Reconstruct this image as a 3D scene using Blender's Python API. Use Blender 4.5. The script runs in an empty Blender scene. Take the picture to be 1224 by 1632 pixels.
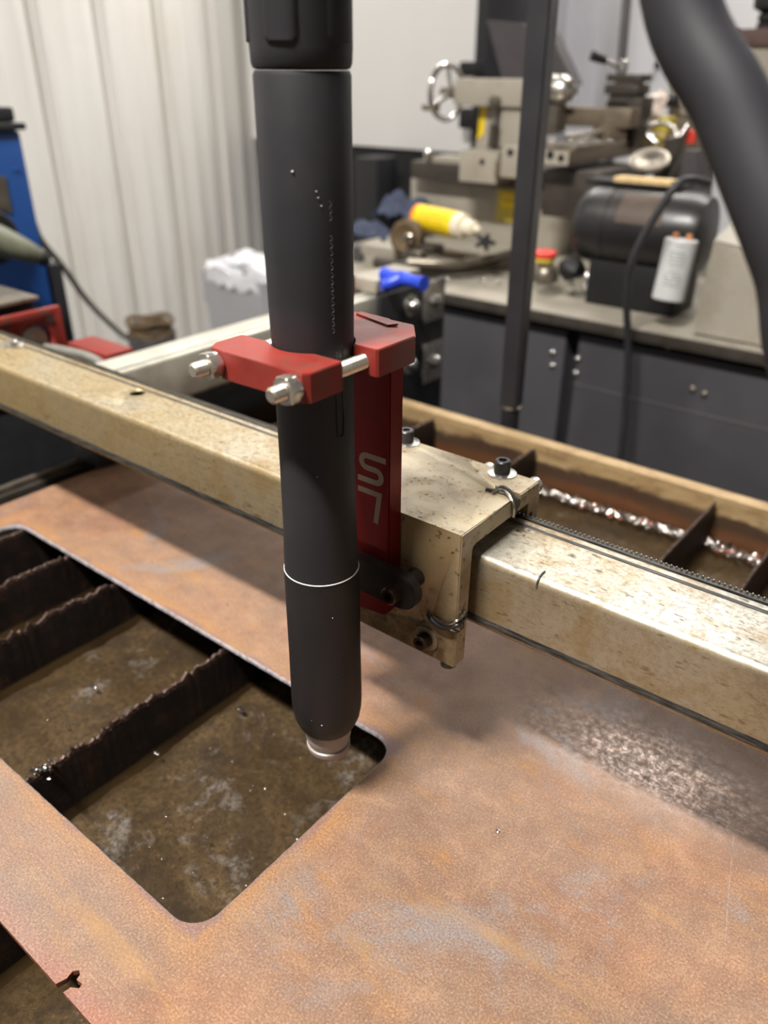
import bpy, bmesh, math, random
from mathutils import Vector, Matrix
random.seed(7)
SC = bpy.context.scene
COL = SC.collection

# ---------------------------------------------------------------- camera
FPX = 1272.3
CAM = Vector((0.22848, -0.23479, 0.36067))
def cam_axes(p=28.87, y=38.55, r=-0.286):
    th, ya, ro = map(math.radians, (p, y, r))
    fwd = Vector((-math.sin(ya)*math.cos(th), math.cos(ya)*math.cos(th), -math.sin(th)))
    right = Vector((math.cos(ya), math.sin(ya), 0))
    down = fwd.cross(right)
    c, s = math.cos(ro), math.sin(ro)
    return c*right + s*down, -s*right + c*down, fwd
RT, DN, FW = cam_axes()
cd = bpy.data.cameras.new('camera'); cam = bpy.data.objects.new('camera', cd); COL.objects.link(cam)
m = Matrix.Identity(4)
for i in range(3):
    m[i][0], m[i][1], m[i][2], m[i][3] = RT[i], -DN[i], -FW[i], CAM[i]
cam.matrix_world = m
cd.sensor_fit = 'VERTICAL'; cd.sensor_height = 36.0; cd.sensor_width = 27.0
cd.lens = FPX/1632*36
cd.clip_start = 0.01; cd.clip_end = 50
cd.dof.use_dof = True; cd.dof.focus_distance = 0.38; cd.dof.aperture_fstop = 7.0
SC.camera = cam
def at(px, py, axis, val):
    """real point seen at a pixel of the 1224x1632 frame, on the plane axis=val (metres)"""
    d = RT*((px-612)/FPX) + DN*((py-816)/FPX) + FW
    t = (val - CAM[axis])/d[axis]
    return CAM + d*t

# ---------------------------------------------------------------- world, lights, exposure
w = bpy.data.worlds.new('room_air'); SC.world = w; w.use_nodes = True
w.node_tree.nodes['Background'].inputs[0].default_value = (0.9, 0.93, 1.0, 1)
w.node_tree.nodes['Background'].inputs[1].default_value = 0.03
SC.view_settings.view_transform = 'Standard'; SC.view_settings.look = 'None'
SC.view_settings.exposure = 0.55; SC.view_settings.gamma = 1.0; SC.view_settings.use_curve_mapping = False
CEIL = 2.25; FLOOR = -0.86
def strip(name, x, y, lx, ly, power, col=(1, .965, .915), z=CEIL-0.09):
    ld = bpy.data.lights.new(name, 'AREA'); ld.shape = 'RECTANGLE'; ld.size = lx; ld.size_y = ly
    ld.energy = power; ld.color = col
    o = bpy.data.objects.new(name, ld); COL.objects.link(o); o.location = (x, y, z)
    return o
FIX = [(-0.16, -0.84, 0.60, 0.14, 104), (-0.35, 2.42, 1.3, 0.16, 24), (-1.7, -0.7, 0.9, 0.16, 6), (-1.85, 2.25, .2, .9, 22)]  # last two: unseen fill lamps added to brighten left wall and background
for i, (x, y, lx, ly, p) in enumerate(FIX):
    strip('ceiling_lamp_light', x, y, lx, ly, p)

# ---------------------------------------------------------------- materials
def srgb(r, g, b):
    f = lambda c: (c/12.92 if c <= .04045 else ((c+.055)/1.055)**2.4)
    return (f(r/255), f(g/255), f(b/255), 1)
class NT:
    def __init__(s, name):
        s.m = bpy.data.materials.new(name); s.m.use_nodes = True; s.t = s.m.node_tree
        s.t.nodes.clear(); s.out = s.n('ShaderNodeOutputMaterial'); s.b = s.n('ShaderNodeBsdfPrincipled')
        s.l(s.b.outputs[0], s.out.inputs[0]); s.tc = s.n('ShaderNodeTexCoord')
    def n(s, t, **k):
        x = s.t.nodes.new(t)
        for a, v in k.items(): setattr(x, a, v)
        return x
    def l(s, a, b): s.t.links.new(a, b)
    def coord(s, scale=(1, 1, 1), rot=(0, 0, 0), loc=(0, 0, 0), world=False):
        mp = s.n('ShaderNodeMapping'); mp.inputs['Scale'].default_value = scale
        mp.inputs['Rotation'].default_value = rot; mp.inputs['Location'].default_value = loc
        if world:
            g = s.n('ShaderNodeNewGeometry'); s.l(g.outputs['Position'], mp.inputs[0])
        else: s.l(s.tc.outputs['Object'], mp.inputs[0])
        return mp.outputs[0]
    def noise(s, co, sc, detail=4, rough=.55, dist=0):
        x = s.n('ShaderNodeTexNoise'); x.inputs['Scale'].default_value = sc; x.inputs['Detail'].default_value = detail
        x.inputs['Roughness'].default_value = rough; x.inputs['Distortion'].default_value = dist
        s.l(co, x.inputs['Vector']); return x.outputs['Fac']
    def ramp(s, f, stops):
        x = s.n('ShaderNodeValToRGB'); e = x.color_ramp.elements
        while len(e) > 1: e.remove(e[0])
        e[0].position = stops[0][0]; e[0].color = stops[0][1]
        for p, c in stops[1:]:
            k = e.new(p); k.color = c
        s.l(f, x.inputs[0]); return x.outputs[0]
    def g(s, f, a, b, lo=0.0, hi=1.0):
        x = s.n('ShaderNodeMapRange'); x.inputs[1].default_value = a; x.inputs[2].default_value = b
        x.inputs[3].default_value = lo; x.inputs[4].default_value = hi
        s.l(f, x.inputs[0]); return x.outputs[0]
    def mix(s, f, a, b, mode='MIX'):
        x = s.n('ShaderNodeMix', data_type='RGBA', blend_type=mode)
        for sock, v in ((x.inputs[0], f), (x.inputs[6], a), (x.inputs[7], b)):
            if isinstance(v, (int, float)): sock.default_value = v
            elif isinstance(v, tuple): sock.default_value = v
            else: s.l(v, sock)
        return x.outputs[2]
    def math(s, op, a, b=0.0):
        x = s.n('ShaderNodeMath', operation=op)
        for sock, v in ((x.inputs[0], a), (x.inputs[1], b)):
            if isinstance(v, (int, float)): sock.default_value = v
            else: s.l(v, sock)
        return x.outputs[0]
    def set(s, k, v):
        i = s.b.inputs[k]
        if isinstance(v, (int, float, tuple)): i.default_value = v
        else: s.l(v, i)
    def bump(s, h, strength=.3, dist=.001):
        x = s.n('ShaderNodeBump'); x.inputs['Strength'].default_value = strength; x.inputs['Distance'].default_value = dist
        s.l(h, x.inputs['Height']); s.l(x.outputs[0], s.b.inputs['Normal'])

def basic(name, c, rough=.5, metal=0., var=.12, scale=60., bump=0., spec=.5, dirt=None, dscale=25, damt=.35, coat=0.):
    """painted / plain surface with mottled variation and optional dirt"""
    t = NT(name); co = t.coord()
    n = t.noise(co, scale, 5)
    c = srgb(*c); lo = tuple(x*(1-var) for x in c[:3])+(1,); hi = tuple(min(1, x*(1+var)) for x in c[:3])+(1,)
    col = t.ramp(n, [(.3, lo), (.7, hi)])
    if dirt:
        d = t.noise(co, dscale, 6, .65)
        col = t.mix(t.g(d, .52, .68, 0, damt), col, srgb(*dirt))
    t.set('Base Color', col); t.set('Metallic', metal); t.set('Roughness', t.g(n, .3, .7, max(0, rough-.06), min(1, rough+.06)))
    t.set('Specular IOR Level', spec); t.set('Coat Weight', coat)
    if bump: t.bump(t.noise(co, scale*4, 4), bump, .0006)
    return t.m

M = {}
M['torch'] = basic('torch_black_plastic', (36, 35, 38), .55, var=.06, scale=30, bump=.05, spec=.3, dirt=(58, 50, 51), dscale=14, damt=.3)
M['torch_low'] = basic('torch_shield_black', (29, 27, 28), .5, var=.06, scale=30, bump=.05, spec=.3, dirt=(50, 43, 41), dscale=20, damt=.25)
M['scuff'] = basic('worn_pale_edge', (190, 188, 182), .5)
M['dullscuff'] = basic('dull_scuff', (96, 92, 92), .5)
M['groove'] = basic('groove_black', (14, 13, 15), .6)
M['nozzle'] = basic('nozzle_grey', (138, 128, 122), .42, var=.1, scale=90, dirt=(98, 88, 80), dscale=60)
M['copper'] = basic('electrode_copper', (150, 84, 58), .35, .9)
M['copperd'] = basic('orifice_dark', (46, 28, 22), .5, .5)
M['red'] = basic('red_anodised_metal', (130, 42, 34), .5, .2, var=.14, scale=70, dirt=(94, 68, 56), dscale=38, damt=.8)
M['redside'] = basic('red_anodised_column', (112, 14, 20), .34, .45, var=.12, scale=50, dirt=(70, 12, 14), dscale=30, damt=.5)
M['logo'] = basic('engraved_logo_metal', (140, 126, 110), .45, .3, dirt=(110, 100, 88), dscale=120)
M['steel'] = basic('zinc_steel', (200, 196, 188), .28, .9, var=.1, scale=80, dirt=(140, 130, 112), dscale=100)
M['stain_steel'] = basic('stainless_rod', (214, 206, 192), .25, .92, var=.08)
M['blackox'] = basic('black_oxide_screw', (58, 57, 58), .38, .6, var=.15, scale=90)
M['browned'] = basic('oily_brown_screw', (58, 42, 34), .38, .6, var=.2, scale=90, dirt=(96, 66, 46), dscale=120)
M['bar'] = basic('oily_black_bar', (40, 36, 35), .4, .4, var=.2, scale=60, dirt=(80, 62, 50), dscale=70)
M['bearing'] = basic('bearing_steel', (150, 142, 130), .22, .95)
M['black'] = basic('black_paint', (30, 30, 33), .5, var=.1)
M['post'] = basic('black_mast_paint', (34, 33, 37), .4, var=.1, scale=20, spec=.6)
M['hose'] = basic('lead_sleeve', (40, 39, 43), .6, var=.05, scale=10, spec=.3)
M['cab'] = basic('dark_grey_cabinet', (58, 57, 61), .6, var=.1, scale=8, dirt=(84, 82, 84), dscale=6, damt=.2)
M['cabdark'] = basic('cabinet_shadow_gap', (22, 21, 23), .7)
M['tray'] = basic('bench_tray_paint', (150, 143, 130), .5, var=.08, scale=12, dirt=(96, 86, 74), dscale=10, damt=.45)
M['lathe'] = basic('lathe_beige_grey', (156, 149, 136), .42, var=.06, scale=14, dirt=(122, 108, 88), dscale=22, damt=.35)
M['lathe_d'] = basic('lathe_dark_iron', (70, 64, 58), .45, .4, var=.2, scale=40)
M['iron'] = basic('bare_iron', (128, 120, 108), .35, .75, var=.2, scale=50, dirt=(84, 72, 60), dscale=30)
M['oliv'] = basic('oily_olive_iron', (118, 106, 90), .42, .5, var=.15, scale=40)
M['chrome'] = basic('chrome', (205, 203, 200), .16, 1., var=.03)
M['motor'] = basic('motor_black', (34, 32, 33), .36, var=.1, scale=20, dirt=(78, 64, 54), dscale=12, damt=.35)
M['plate_n'] = basic('motor_nameplate', (82, 68, 58), .5, .2)
M['capac'] = basic('capacitor_white', (205, 205, 204), .4, var=.04)
M['print'] = basic('grey_print', (128, 128, 130), .6)
M['orange'] = basic('terminal_copper', (200, 130, 80), .5)
M['yellow'] = basic('yellow_label', (240, 205, 20), .4, var=.05)
M['ylight'] = basic('yellow_plate', (196, 176, 70), .5)
M['orangep'] = basic('orange_print', (236, 130, 30), .4)
M['greenp'] = basic('green_print', (150, 176, 30), .4)
M['cream'] = basic('cream_plastic', (226, 214, 190), .4, var=.04)
M['redp'] = basic('red_plastic', (220, 64, 52), .35)
M['bluep'] = basic('blue_plastic', (36, 66, 190), .4)
M['blue'] = basic('blue_machine_paint', (30, 74, 140), .42, var=.08, scale=6, dirt=(22, 50, 104), dscale=5, damt=.5)
M['greenh'] = basic('grey_green_handle', (112, 114, 96), .45)
M['rag'] = basic('blue_grey_cloth', (96, 104, 128), .9, var=.2, scale=30)
M['cable'] = basic('grey_cable', (112, 110, 102), .6)
M['bcable'] = basic('black_cable', (42, 42, 44), .5)
M['bin'] = basic('light_grey_bin', (176, 176, 180), .5, var=.05, scale=5)
M['bag'] = basic('thin_white_bag', (232, 232, 236), .45, var=.1, scale=30)
M['coil'] = basic('brown_coil', (92, 74, 48), .7, var=.4, scale=60)
M['wood'] = basic('pale_wood', (214, 184, 132), .6)
M['white'] = basic('white_panel', (242, 240, 238), .5, var=.02, scale=3)
M['wallback'] = basic('grey_wall', (222, 221, 223), .7, var=.03, scale=2)
M['farwall'] = basic('low_bounce_wall_paint', (120, 118, 114), .8, var=.03, scale=2)  # walls out of view, darkened to cut bounced light
M['lav'] = basic('white_sheet', (214, 212, 218), .6, var=.04, scale=5)
M['hood'] = basic('dark_hood', (74, 70, 72), .5, .2, var=.1)
M['brownp'] = basic('brown_paint', (92, 70, 66), .5)
M['pink'] = basic('crumpled_wrapper', (222, 206, 196), .7, var=.2, scale=60)
M['ceil'] = basic('ceiling_paint', (92, 92, 92), .8, var=.03, scale=2)
M['concrete'] = basic('dark_concrete', (52, 49, 47), .6, var=.25, scale=6, bump=.1, dirt=(30, 28, 28), dscale=3)
M['rail'] = basic('galvanised_rail', (206, 203, 190), .36, .55, var=.15, scale=20, dirt=(130, 122, 96), dscale=16)
M['housing'] = basic('lamp_housing', (225, 225, 225), .4)
t = NT('lamp_diffuser'); t.set('Base Color', (1, 1, 1, 1)); t.set('Emission Color', (1, .95, .88, 1)); t.set('Emission Strength', 6.0); M['diff'] = t.m

# ribbed wall sheet, slightly streaked
t = NT('white_ribbed_sheet'); co = t.coord((3, 3, .35), world=True); n1 = t.noise(co, 3, 4, .5)
n2 = t.noise(t.coord((1, 1, 1), world=True), 2.5, 4)
c = t.ramp(n1, [(.3, srgb(222, 218, 211)), (.5, srgb(230, 227, 221)), (.75, srgb(235, 232, 227))])
t.set('Base Color', t.mix(t.g(n2, .5, .75, 0, .12), c, srgb(196, 176, 150))); t.set('Roughness', .45); M['rib'] = t.m

# galvanised / yellow-chromated gantry beam with oily stains, pits, fine scratches
t = NT('chromated_beam'); co = t.coord(world=True)
big = t.noise(co, 9, 5, .6, .3); mid = t.noise(co, 38, 6, .65, .5); fine = t.noise(t.coord((40, 260, 260), world=True), 1.4, 5, .7)
pits = t.noise(t.coord((110, 330, 330), world=True), 1.0, 3, .6)
sep = t.n('ShaderNodeSeparateXYZ'); g = t.n('ShaderNodeNewGeometry'); t.l(g.outputs['Position'], sep.inputs[0])
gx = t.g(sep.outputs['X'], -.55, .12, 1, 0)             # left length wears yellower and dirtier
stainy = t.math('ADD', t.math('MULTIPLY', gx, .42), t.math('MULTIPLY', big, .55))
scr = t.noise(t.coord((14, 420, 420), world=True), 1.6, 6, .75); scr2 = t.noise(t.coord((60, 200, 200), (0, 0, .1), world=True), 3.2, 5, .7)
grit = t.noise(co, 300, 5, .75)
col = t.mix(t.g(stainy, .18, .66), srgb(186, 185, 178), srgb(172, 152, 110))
col = t.mix(t.g(mid, .5, .68, 0, .7), col, srgb(150, 124, 80))
col = t.mix(t.g(mid, .3, .44, .5, 0), col, srgb(134, 136, 130))
col = t.mix(t.g(grit, .4, .52, .4, 0), col, srgb(112, 96, 70))
col = t.mix(t.math('MULTIPLY', t.g(scr2, .55, .66, 0, .8), t.g(big, .38, .55)), col, srgb(104, 84, 56))
col = t.mix(t.g(pits, .62, .70, 0, .8), col, srgb(66, 56, 44))
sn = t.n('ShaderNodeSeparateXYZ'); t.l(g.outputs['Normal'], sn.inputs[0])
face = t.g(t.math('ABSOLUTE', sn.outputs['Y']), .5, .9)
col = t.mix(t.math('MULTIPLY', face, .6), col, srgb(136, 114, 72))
t.set('Base Color', col); t.set('Metallic', .62)
rr = t.g(scr, .3, .7, .26, .52); rr2 = t.math('ADD', rr, t.g(stainy, .3, .7, 0, .12)); rr3 = t.math('ADD', rr2, t.g(grit, .35, .6, .12, 0)); t.set('Roughness', rr3)
hh = t.math('ADD', t.math('MULTIPLY', scr, .8), t.math('ADD', t.math('MULTIPLY', pits, .5), t.math('MULTIPLY', grit, .5))); t.bump(hh, .3, .0005); M['beam'] = t.m

# greasy track line
t = NT('greasy_track'); co = t.coord((60, 700, 700), world=True); n = t.noise(co, 1, 4, .7)
t.set('Base Color', t.ramp(n, [(.4, srgb(34, 33, 33)), (.62, srgb(84, 82, 78)), (.75, srgb(150, 144, 132))])); t.set('Roughness', .5); t.set('Metallic', .4); M['track'] = t.m

# carriage: worn aluminium with brown oil spatter
t = NT('carriage_aluminium'); co = t.coord(world=True)
big = t.noise(co, 22, 5, .6, .4); sp = t.noise(t.coord((1, 1, 1.0), world=True), 330, 2, .5); mid = t.noise(co, 75, 5, .6)
g = t.n('ShaderNodeNewGeometry'); sn = t.n('ShaderNodeSeparateXYZ'); t.l(g.outputs['Normal'], sn.inputs[0])
sp_ = t.n('ShaderNodeSeparateXYZ'); t.l(g.outputs['Position'], sp_.inputs[0])
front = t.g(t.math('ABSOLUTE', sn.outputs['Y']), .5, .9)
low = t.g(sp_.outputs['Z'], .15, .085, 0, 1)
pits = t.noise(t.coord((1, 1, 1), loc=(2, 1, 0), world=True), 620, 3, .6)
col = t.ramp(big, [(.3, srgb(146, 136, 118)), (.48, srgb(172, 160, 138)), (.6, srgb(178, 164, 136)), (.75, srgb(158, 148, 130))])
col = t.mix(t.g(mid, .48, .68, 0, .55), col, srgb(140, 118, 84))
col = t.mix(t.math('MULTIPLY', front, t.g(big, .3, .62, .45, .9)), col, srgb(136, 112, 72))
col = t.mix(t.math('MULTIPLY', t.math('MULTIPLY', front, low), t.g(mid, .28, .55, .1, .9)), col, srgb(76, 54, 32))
col = t.mix(t.math('MULTIPLY', t.g(sp, .60, .68, 0, .85), t.g(mid, .42, .56)), col, srgb(62, 46, 30))
col = t.mix(t.g(pits, .68, .74, 0, .6), col, srgb(84, 70, 52))
t.set('Base Color', col); t.set('Metallic', .3); t.set('Roughness', t.g(mid, .3, .7, .48, .62)); t.bump(sp, .12, .0004); M['carr'] = t.m

# rusty mill-scale plate
def rustplate():
    t = NT('rusty_steel_plate'); co = t.coord(world=True)
    big = t.noise(co, 7.5, 6, .62, .6); mid = t.noise(t.coord(loc=(.3, .1, 0), world=True), 22, 8, .68, .4)
    patch = t.noise(t.coord(loc=(1.3, 2.1, 0), world=True), 11, 7, .66, .5); ochre = t.noise(t.coord((1, 2.2, 1), (0, 0, .6), (5.3, 3, 0), world=True), 16, 6, .65, .2)
    g = t.n('ShaderNodeNewGeometry'); sp = t.n('ShaderNodeSeparateXYZ'); t.l(g.outputs['Position'], sp.inputs[0])
    qx = t.math('SUBTRACT', t.math('ABSOLUTE', t.math('ADD', sp.outputs['X'], .20775)), .22025)
    qy = t.math('SUBTRACT', t.math('ABSOLUTE', t.math('ADD', sp.outputs['Y'], .0275)), .079)
    dd = t.math('ADD', t.math('MAXIMUM', qx, qy), t.g(mid, .3, .7, -.004, .004))
    grain = t.noise(co, 900, 3, .75); grain2 = t.noise(co, 2200, 2, .7)
    col = t.ramp(big, [(.3, srgb(78, 56, 46)), (.43, srgb(118, 84, 64)), (.54, srgb(140, 104, 78)), (.7, srgb(116, 96, 82))])
    broad = t.noise(t.coord(loc=(7.1, 2.4, 0), world=True), 4.2, 5, .6, .4)
    col = t.mix(t.g(broad, .45, .62, 0, .7), col, srgb(132, 110, 92))
    col = t.mix(t.g(broad, .28, .42, .5, 0), col, srgb(120, 78, 56))
    col = t.mix(t.g(mid, .42, .62, 0, .6), col, srgb(118, 96, 78))
    spots = t.noise(t.coord(loc=(4, 9, 0), world=True), 55, 6, .7, .3)
    col = t.mix(t.g(spots, .50, .62, 0, .28), col, srgb(94, 68, 54))
    col = t.mix(t.g(spots, .38, .46, .25, 0), col, srgb(164, 130, 100))
    col = t.mix(t.g(patch, .56, .66, 0, .75), col, srgb(124, 119, 118))
    col = t.mix(t.g(ochre, .56, .7, 0, .6), col, srgb(152, 108, 58))
    col = t.mix(t.math('MULTIPLY', t.g(dd, .003, .020, .7, 0), t.g(ochre, .38, .55, .35, 1)), col, srgb(152, 110, 66))
    col = t.mix(t.math('MULTIPLY', t.g(sp.outputs['Y'], -.148, -.157), .55), col, srgb(146, 88, 74))
    lg = t.math('MULTIPLY', t.g(sp.outputs['X'], .02, -.05), t.g(sp.outputs['Y'], -.10, -.118)); col = t.mix(t.math('MULTIPLY', lg, t.g(broad, .35, .6, .4, .85)), col, srgb(124, 116, 108))
    col = t.mix(t.g(dd, .0, .0035, .55, 0), col, srgb(98, 82, 92))
    col = t.mix(t.g(grain, .38, .54, .62, 0), col, srgb(92, 62, 48))
    col = t.mix(t.g(grain, .56, .68, 0, .5), col, srgb(178, 150, 128))
    col = t.mix(t.g(grain2, .56, .66, 0, .35), col, srgb(110, 76, 58))
    streak = t.noise(t.coord((1, 6, 1), (0, 0, .5), world=True), 9, 4, .6)
    col = t.mix(t.math('MULTIPLY', t.g(streak, .55, .7, 0, .5), t.g(mid, .4, .6)), col, srgb(150, 112, 62))
    glare = t.math('MULTIPLY', t.math('MULTIPLY', t.g(sp.outputs['X'], .03, .12), t.g(sp.outputs['X'], .24, .15)), t.math('MULTIPLY', t.g(sp.outputs['Y'], .088, .118), t.g(sp.outputs['Y'], .178, .140)))  # lamp glare painted into the plate: lighter, shinier patch behind the beam
    glare = t.math('MULTIPLY', glare, t.math('MULTIPLY', t.g(t.noise(co, 210, 6, .85), .38, .58, .15, 1), t.g(t.noise(t.coord((60, 900, 60), (0, 0, .15), world=True), 1.0, 3, .6), .42, .6, .7, 1)))
    col = t.mix(t.math('MULTIPLY', glare, .6), col, srgb(150, 142, 138))
    t.set('Base Color', col); t.set('Metallic', t.math('ADD', t.g(patch, .5, .62, .02, .12), t.math('MULTIPLY', glare, .55)))
    r = t.math('ADD', t.g(mid, .35, .65, .56, .68), t.g(grain, .3, .7, -.14, .12)); r = t.math('SUBTRACT', r, t.math('MULTIPLY', glare, .43)); r = t.math('MAXIMUM', r, .17); t.set('Roughness', r)
    t.set('Specular IOR Level', .4)
    h = t.math('ADD', grain, t.math('MULTIPLY', grain2, .5)); t.bump(h, .3, .00018)
    return t.m
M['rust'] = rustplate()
t = NT('cut_edge_steel'); co = t.coord(world=True); n = t.noise(co, 420, 4, .7)
t.set('Base Color', t.ramp(n, [(.35, srgb(120, 114, 118)), (.6, srgb(196, 190, 194))])); t.set('Metallic', .25); t.set('Roughness', .4); t.bump(n, .4, .0006); M['cut'] = t.m
t = NT('plate_outer_edge'); co = t.coord(world=True); n = t.noise(co, 260, 4, .7)
t.set('Base Color', t.ramp(n, [(.35, srgb(84, 50, 38)), (.6, srgb(150, 92, 66))])); t.set('Metallic', .3); t.set('Roughness', .5); M['edge'] = t.m
# burnt slat
t = NT('burnt_rusty_slat'); co = t.coord(world=True); n = t.noise(co, 60, 6, .7); f = t.noise(co, 400, 3, .7)
c = t.ramp(n, [(.4, srgb(15, 10, 9)), (.58, srgb(32, 20, 16)), (.7, srgb(60, 34, 22)), (.8, srgb(96, 52, 30))])
t.set('Base Color', c); t.set('Metallic', .3); t.set('Roughness', .55); t.bump(f, .6, .001); M['slat'] = t.m
t = NT('slat_burnt_edge'); co = t.coord(world=True); f = t.noise(co, 380, 4, .7)
t.set('Base Color', t.ramp(f, [(.35, srgb(34, 24, 20)), (.55, srgb(72, 52, 42)), (.74, srgb(140, 122, 114))])); t.set('Metallic', .5); t.set('Roughness', .4); t.bump(f, .8, .001); M['slatedge'] = t.m
# slag lumps
M['slag'] = basic('slag_beads', (150, 144, 140), .2, .95, var=.4, scale=300)
M['slagr'] = basic('rusty_slag', (136, 80, 56), .4, .5, var=.4, scale=300)
# tank wall
t = NT('tank_wall_steel'); co = t.coord((1, 1, 3), world=True); n = t.noise(co, 12, 6, .65, .4); n2 = t.noise(t.coord(world=True), 70, 5, .6)
c = t.ramp(n, [(.3, srgb(112, 88, 60)), (.5, srgb(158, 132, 94)), (.7, srgb(176, 154, 116))])
c = t.mix(t.g(n2, .55, .75, 0, .5), c, srgb(96, 70, 48))
g = t.n('ShaderNodeNewGeometry'); sp_ = t.n('ShaderNodeSeparateXYZ'); t.l(g.outputs['Position'], sp_.inputs[0])
lv = t.math('ADD', sp_.outputs['Z'], t.g(n, .3, .7, -.006, .006))
c = t.mix(t.g(lv, -.0155, -.021, 0, .92), c, srgb(58, 40, 32)); c = t.mix(t.g(lv, -.030, -.04, 0, .8), c, srgb(104, 66, 40))
t.set('Base Color', c); t.set('Metallic', .3); t.set('Roughness', .45); t.bump(n2, .15, .0006); M['tank'] = t.m
# sediment & water
t = NT('tank_sediment'); co = t.coord(world=True); n = t.noise(co, 16, 8, .68, .6); p = t.noise(t.coord(loc=(3, 1, 0), world=True), 30, 7, .7, .3); f = t.noise(co, 260, 5, .75)
c = t.ramp(n, [(.32, srgb(36, 26, 15)), (.45, srgb(76, 58, 34)), (.56, srgb(104, 82, 50)), (.66, srgb(70, 54, 34)), (.76, srgb(104, 60, 32))])
c = t.mix(t.g(p, .56, .66, 0, .85), c, srgb(146, 138, 130)); c = t.mix(t.g(f, .4, .54, .75, 0), c, srgb(34, 26, 16)); c = t.mix(t.g(f, .64, .72, 0, .6), c, srgb(196, 176, 140))
c = t.mix(t.g(p, .3, .4, .6, 0), c, srgb(78, 66, 34))
t.set('Base Color', c); t.set('Roughness', .75); t.bump(t.math('ADD', f, t.math('MULTIPLY', p, 3)), .7, .003); M['sed'] = t.m
t = NT('murky_water'); co = t.coord(world=True); n = t.noise(co, 55, 4, .6); f = t.noise(co, 14, 3)
t.set('Base Color', srgb(56, 42, 24)); t.set('Roughness', .09); t.set('IOR', 1.33); t.set('Alpha', t.g(f, .35, .65, .12, .30))
t.bump(n, .3, .003); M['water'] = t.m

# ---------------------------------------------------------------- mesh helpers
def V(*a): return Vector(a)
def box(bm, lo, hi, bev=0, seg=2):
    lo, hi = Vector(lo), Vector(hi)
    r = bmesh.ops.create_cube(bm, size=1)
    vs = r['verts']
    for v in vs: v.co = Vector(((lo[i]+hi[i])/2 + v.co[i]*(hi[i]-lo[i]) for i in range(3)))
    if bev:
        es = {e for v in vs for e in v.link_edges}
        bmesh.ops.bevel(bm, geom=list(es), offset=bev, segments=seg, affect='EDGES', profile=.6)
def frame(d):
    d = Vector(d).normalized(); a = V(0, 0, 1) if abs(d.z) < .95 else V(1, 0, 0)
    u = d.cross(a).normalized(); return u, d.cross(u).normalized(), d
def lathe(bm, p, d, prof, seg=32, cap=True, scale=(1, 1)):
    """prof = [(r, h)] revolved about the axis p + h*d"""
    u, v, d = frame(d); p = Vector(p); rings = []
    for r, h in prof:
        rings.append([bm.verts.new(p + d*h + (u*math.cos(2*math.pi*k/seg)*scale[0] + v*math.sin(2*math.pi*k/seg)*scale[1])*r) for k in range(seg)])
    for a, b in zip(rings, rings[1:]):
        for k in range(seg):
            f = bm.faces.new((a[k], a[(k+1) % seg], b[(k+1) % seg], b[k])); f.smooth = True
    if cap:
        for rg in (rings[0], rings[-1]):
            try: bm.faces.new(rg)
            except ValueError: pass
def cyl(bm, a, b, r, seg=24, bev=0, r2=None):
    a, b = Vector(a), Vector(b); L = (b-a).length; r2 = r if r2 is None else r2
    pr = [(r, 0), (r2, L)] if not bev else [(r-bev, 0), (r, bev), (r2, L-bev), (r2-bev, L)]
    lathe(bm, a, b-a, pr, seg)
def tube(bm, pts, r, seg=12, smooth=True, sub=6):
    P = [Vector(p) for p in pts]
    if smooth and len(P) > 2:
        Q = []
        for i in range(len(P)-1):
            p0 = P[max(i-1, 0)]; p1 = P[i]; p2 = P[i+1]; p3 = P[min(i+2, len(P)-1)]
            for k in range(sub):
                s = k/sub
                Q.append(.5*((2*p1)+(p2-p0)*s+(2*p0-5*p1+4*p2-p3)*s*s+(3*p1-p0-3*p2+p3)*s**3))
        Q.append(P[-1]); P = Q
    u = None; rings = []
    for i, p in enumerate(P):
        d = (P[min(i+1, len(P)-1)]-P[max(i-1, 0)]).normalized()
        if u is None: u = frame(d)[0]
        u = (u - d*u.dot(d)).normalized(); v = d.cross(u)
        rr = r(i/(len(P)-1)) if callable(r) else r
        rings.append([bm.verts.new(p+(u*math.cos(2*math.pi*k/seg)+v*math.sin(2*math.pi*k/seg))*rr) for k in range(seg)])
    for a, b in zip(rings, rings[1:]):
        for k in range(seg):
            f = bm.faces.new((a[k], a[(k+1) % seg], b[(k+1) % seg], b[k])); f.smooth = True
    bm.faces.new(rings[0]); bm.faces.new(rings[-1])
def prism(bm, poly, vec, bev=0):
    """extrude planar polygon (3D points) by vec"""
    vec = Vector(vec); a = [bm.verts.new(Vector(p)) for p in poly]; b = [bm.verts.new(Vector(p)+vec) for p in poly]
    n = len(a); f1 = bm.faces.new(a); f2 = bm.faces.new(b[::-1])
    fs = [bm.faces.new((a[(i+1) % n], a[i], b[i], b[(i+1) % n])) for i in range(n)]
    if bev:
        es = set(f1.edges) | set(f2.edges)
        bmesh.ops.bevel(bm, geom=list(es), offset=bev, segments=2, affect='EDGES')
def rrect(x0, y0, x1, y1, r, n=6, jitter=0):
    pts = []
    for cx, cy, a0 in ((x1-r, y1-r, 0), (x0+r, y1-r, 90), (x0+r, y0+r, 180), (x1-r, y0+r, 270)):
        for k in range(n+1):
            a = math.radians(a0+90*k/n); pts.append((cx+r*math.cos(a), cy+r*math.sin(a)))
    return pts
def lump(bm, c, r, sc=(1, 1, 1), sub=1, jit=.25):
    rr = bmesh.ops.create_icosphere(bm, subdivisions=sub, radius=1)
    for v in rr['verts']:
        k = 1+random.uniform(-jit, jit)
        v.co = Vector((c[i]+v.co[i]*r*sc[i]*k for i in range(3)))
    return rr['verts']

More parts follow.
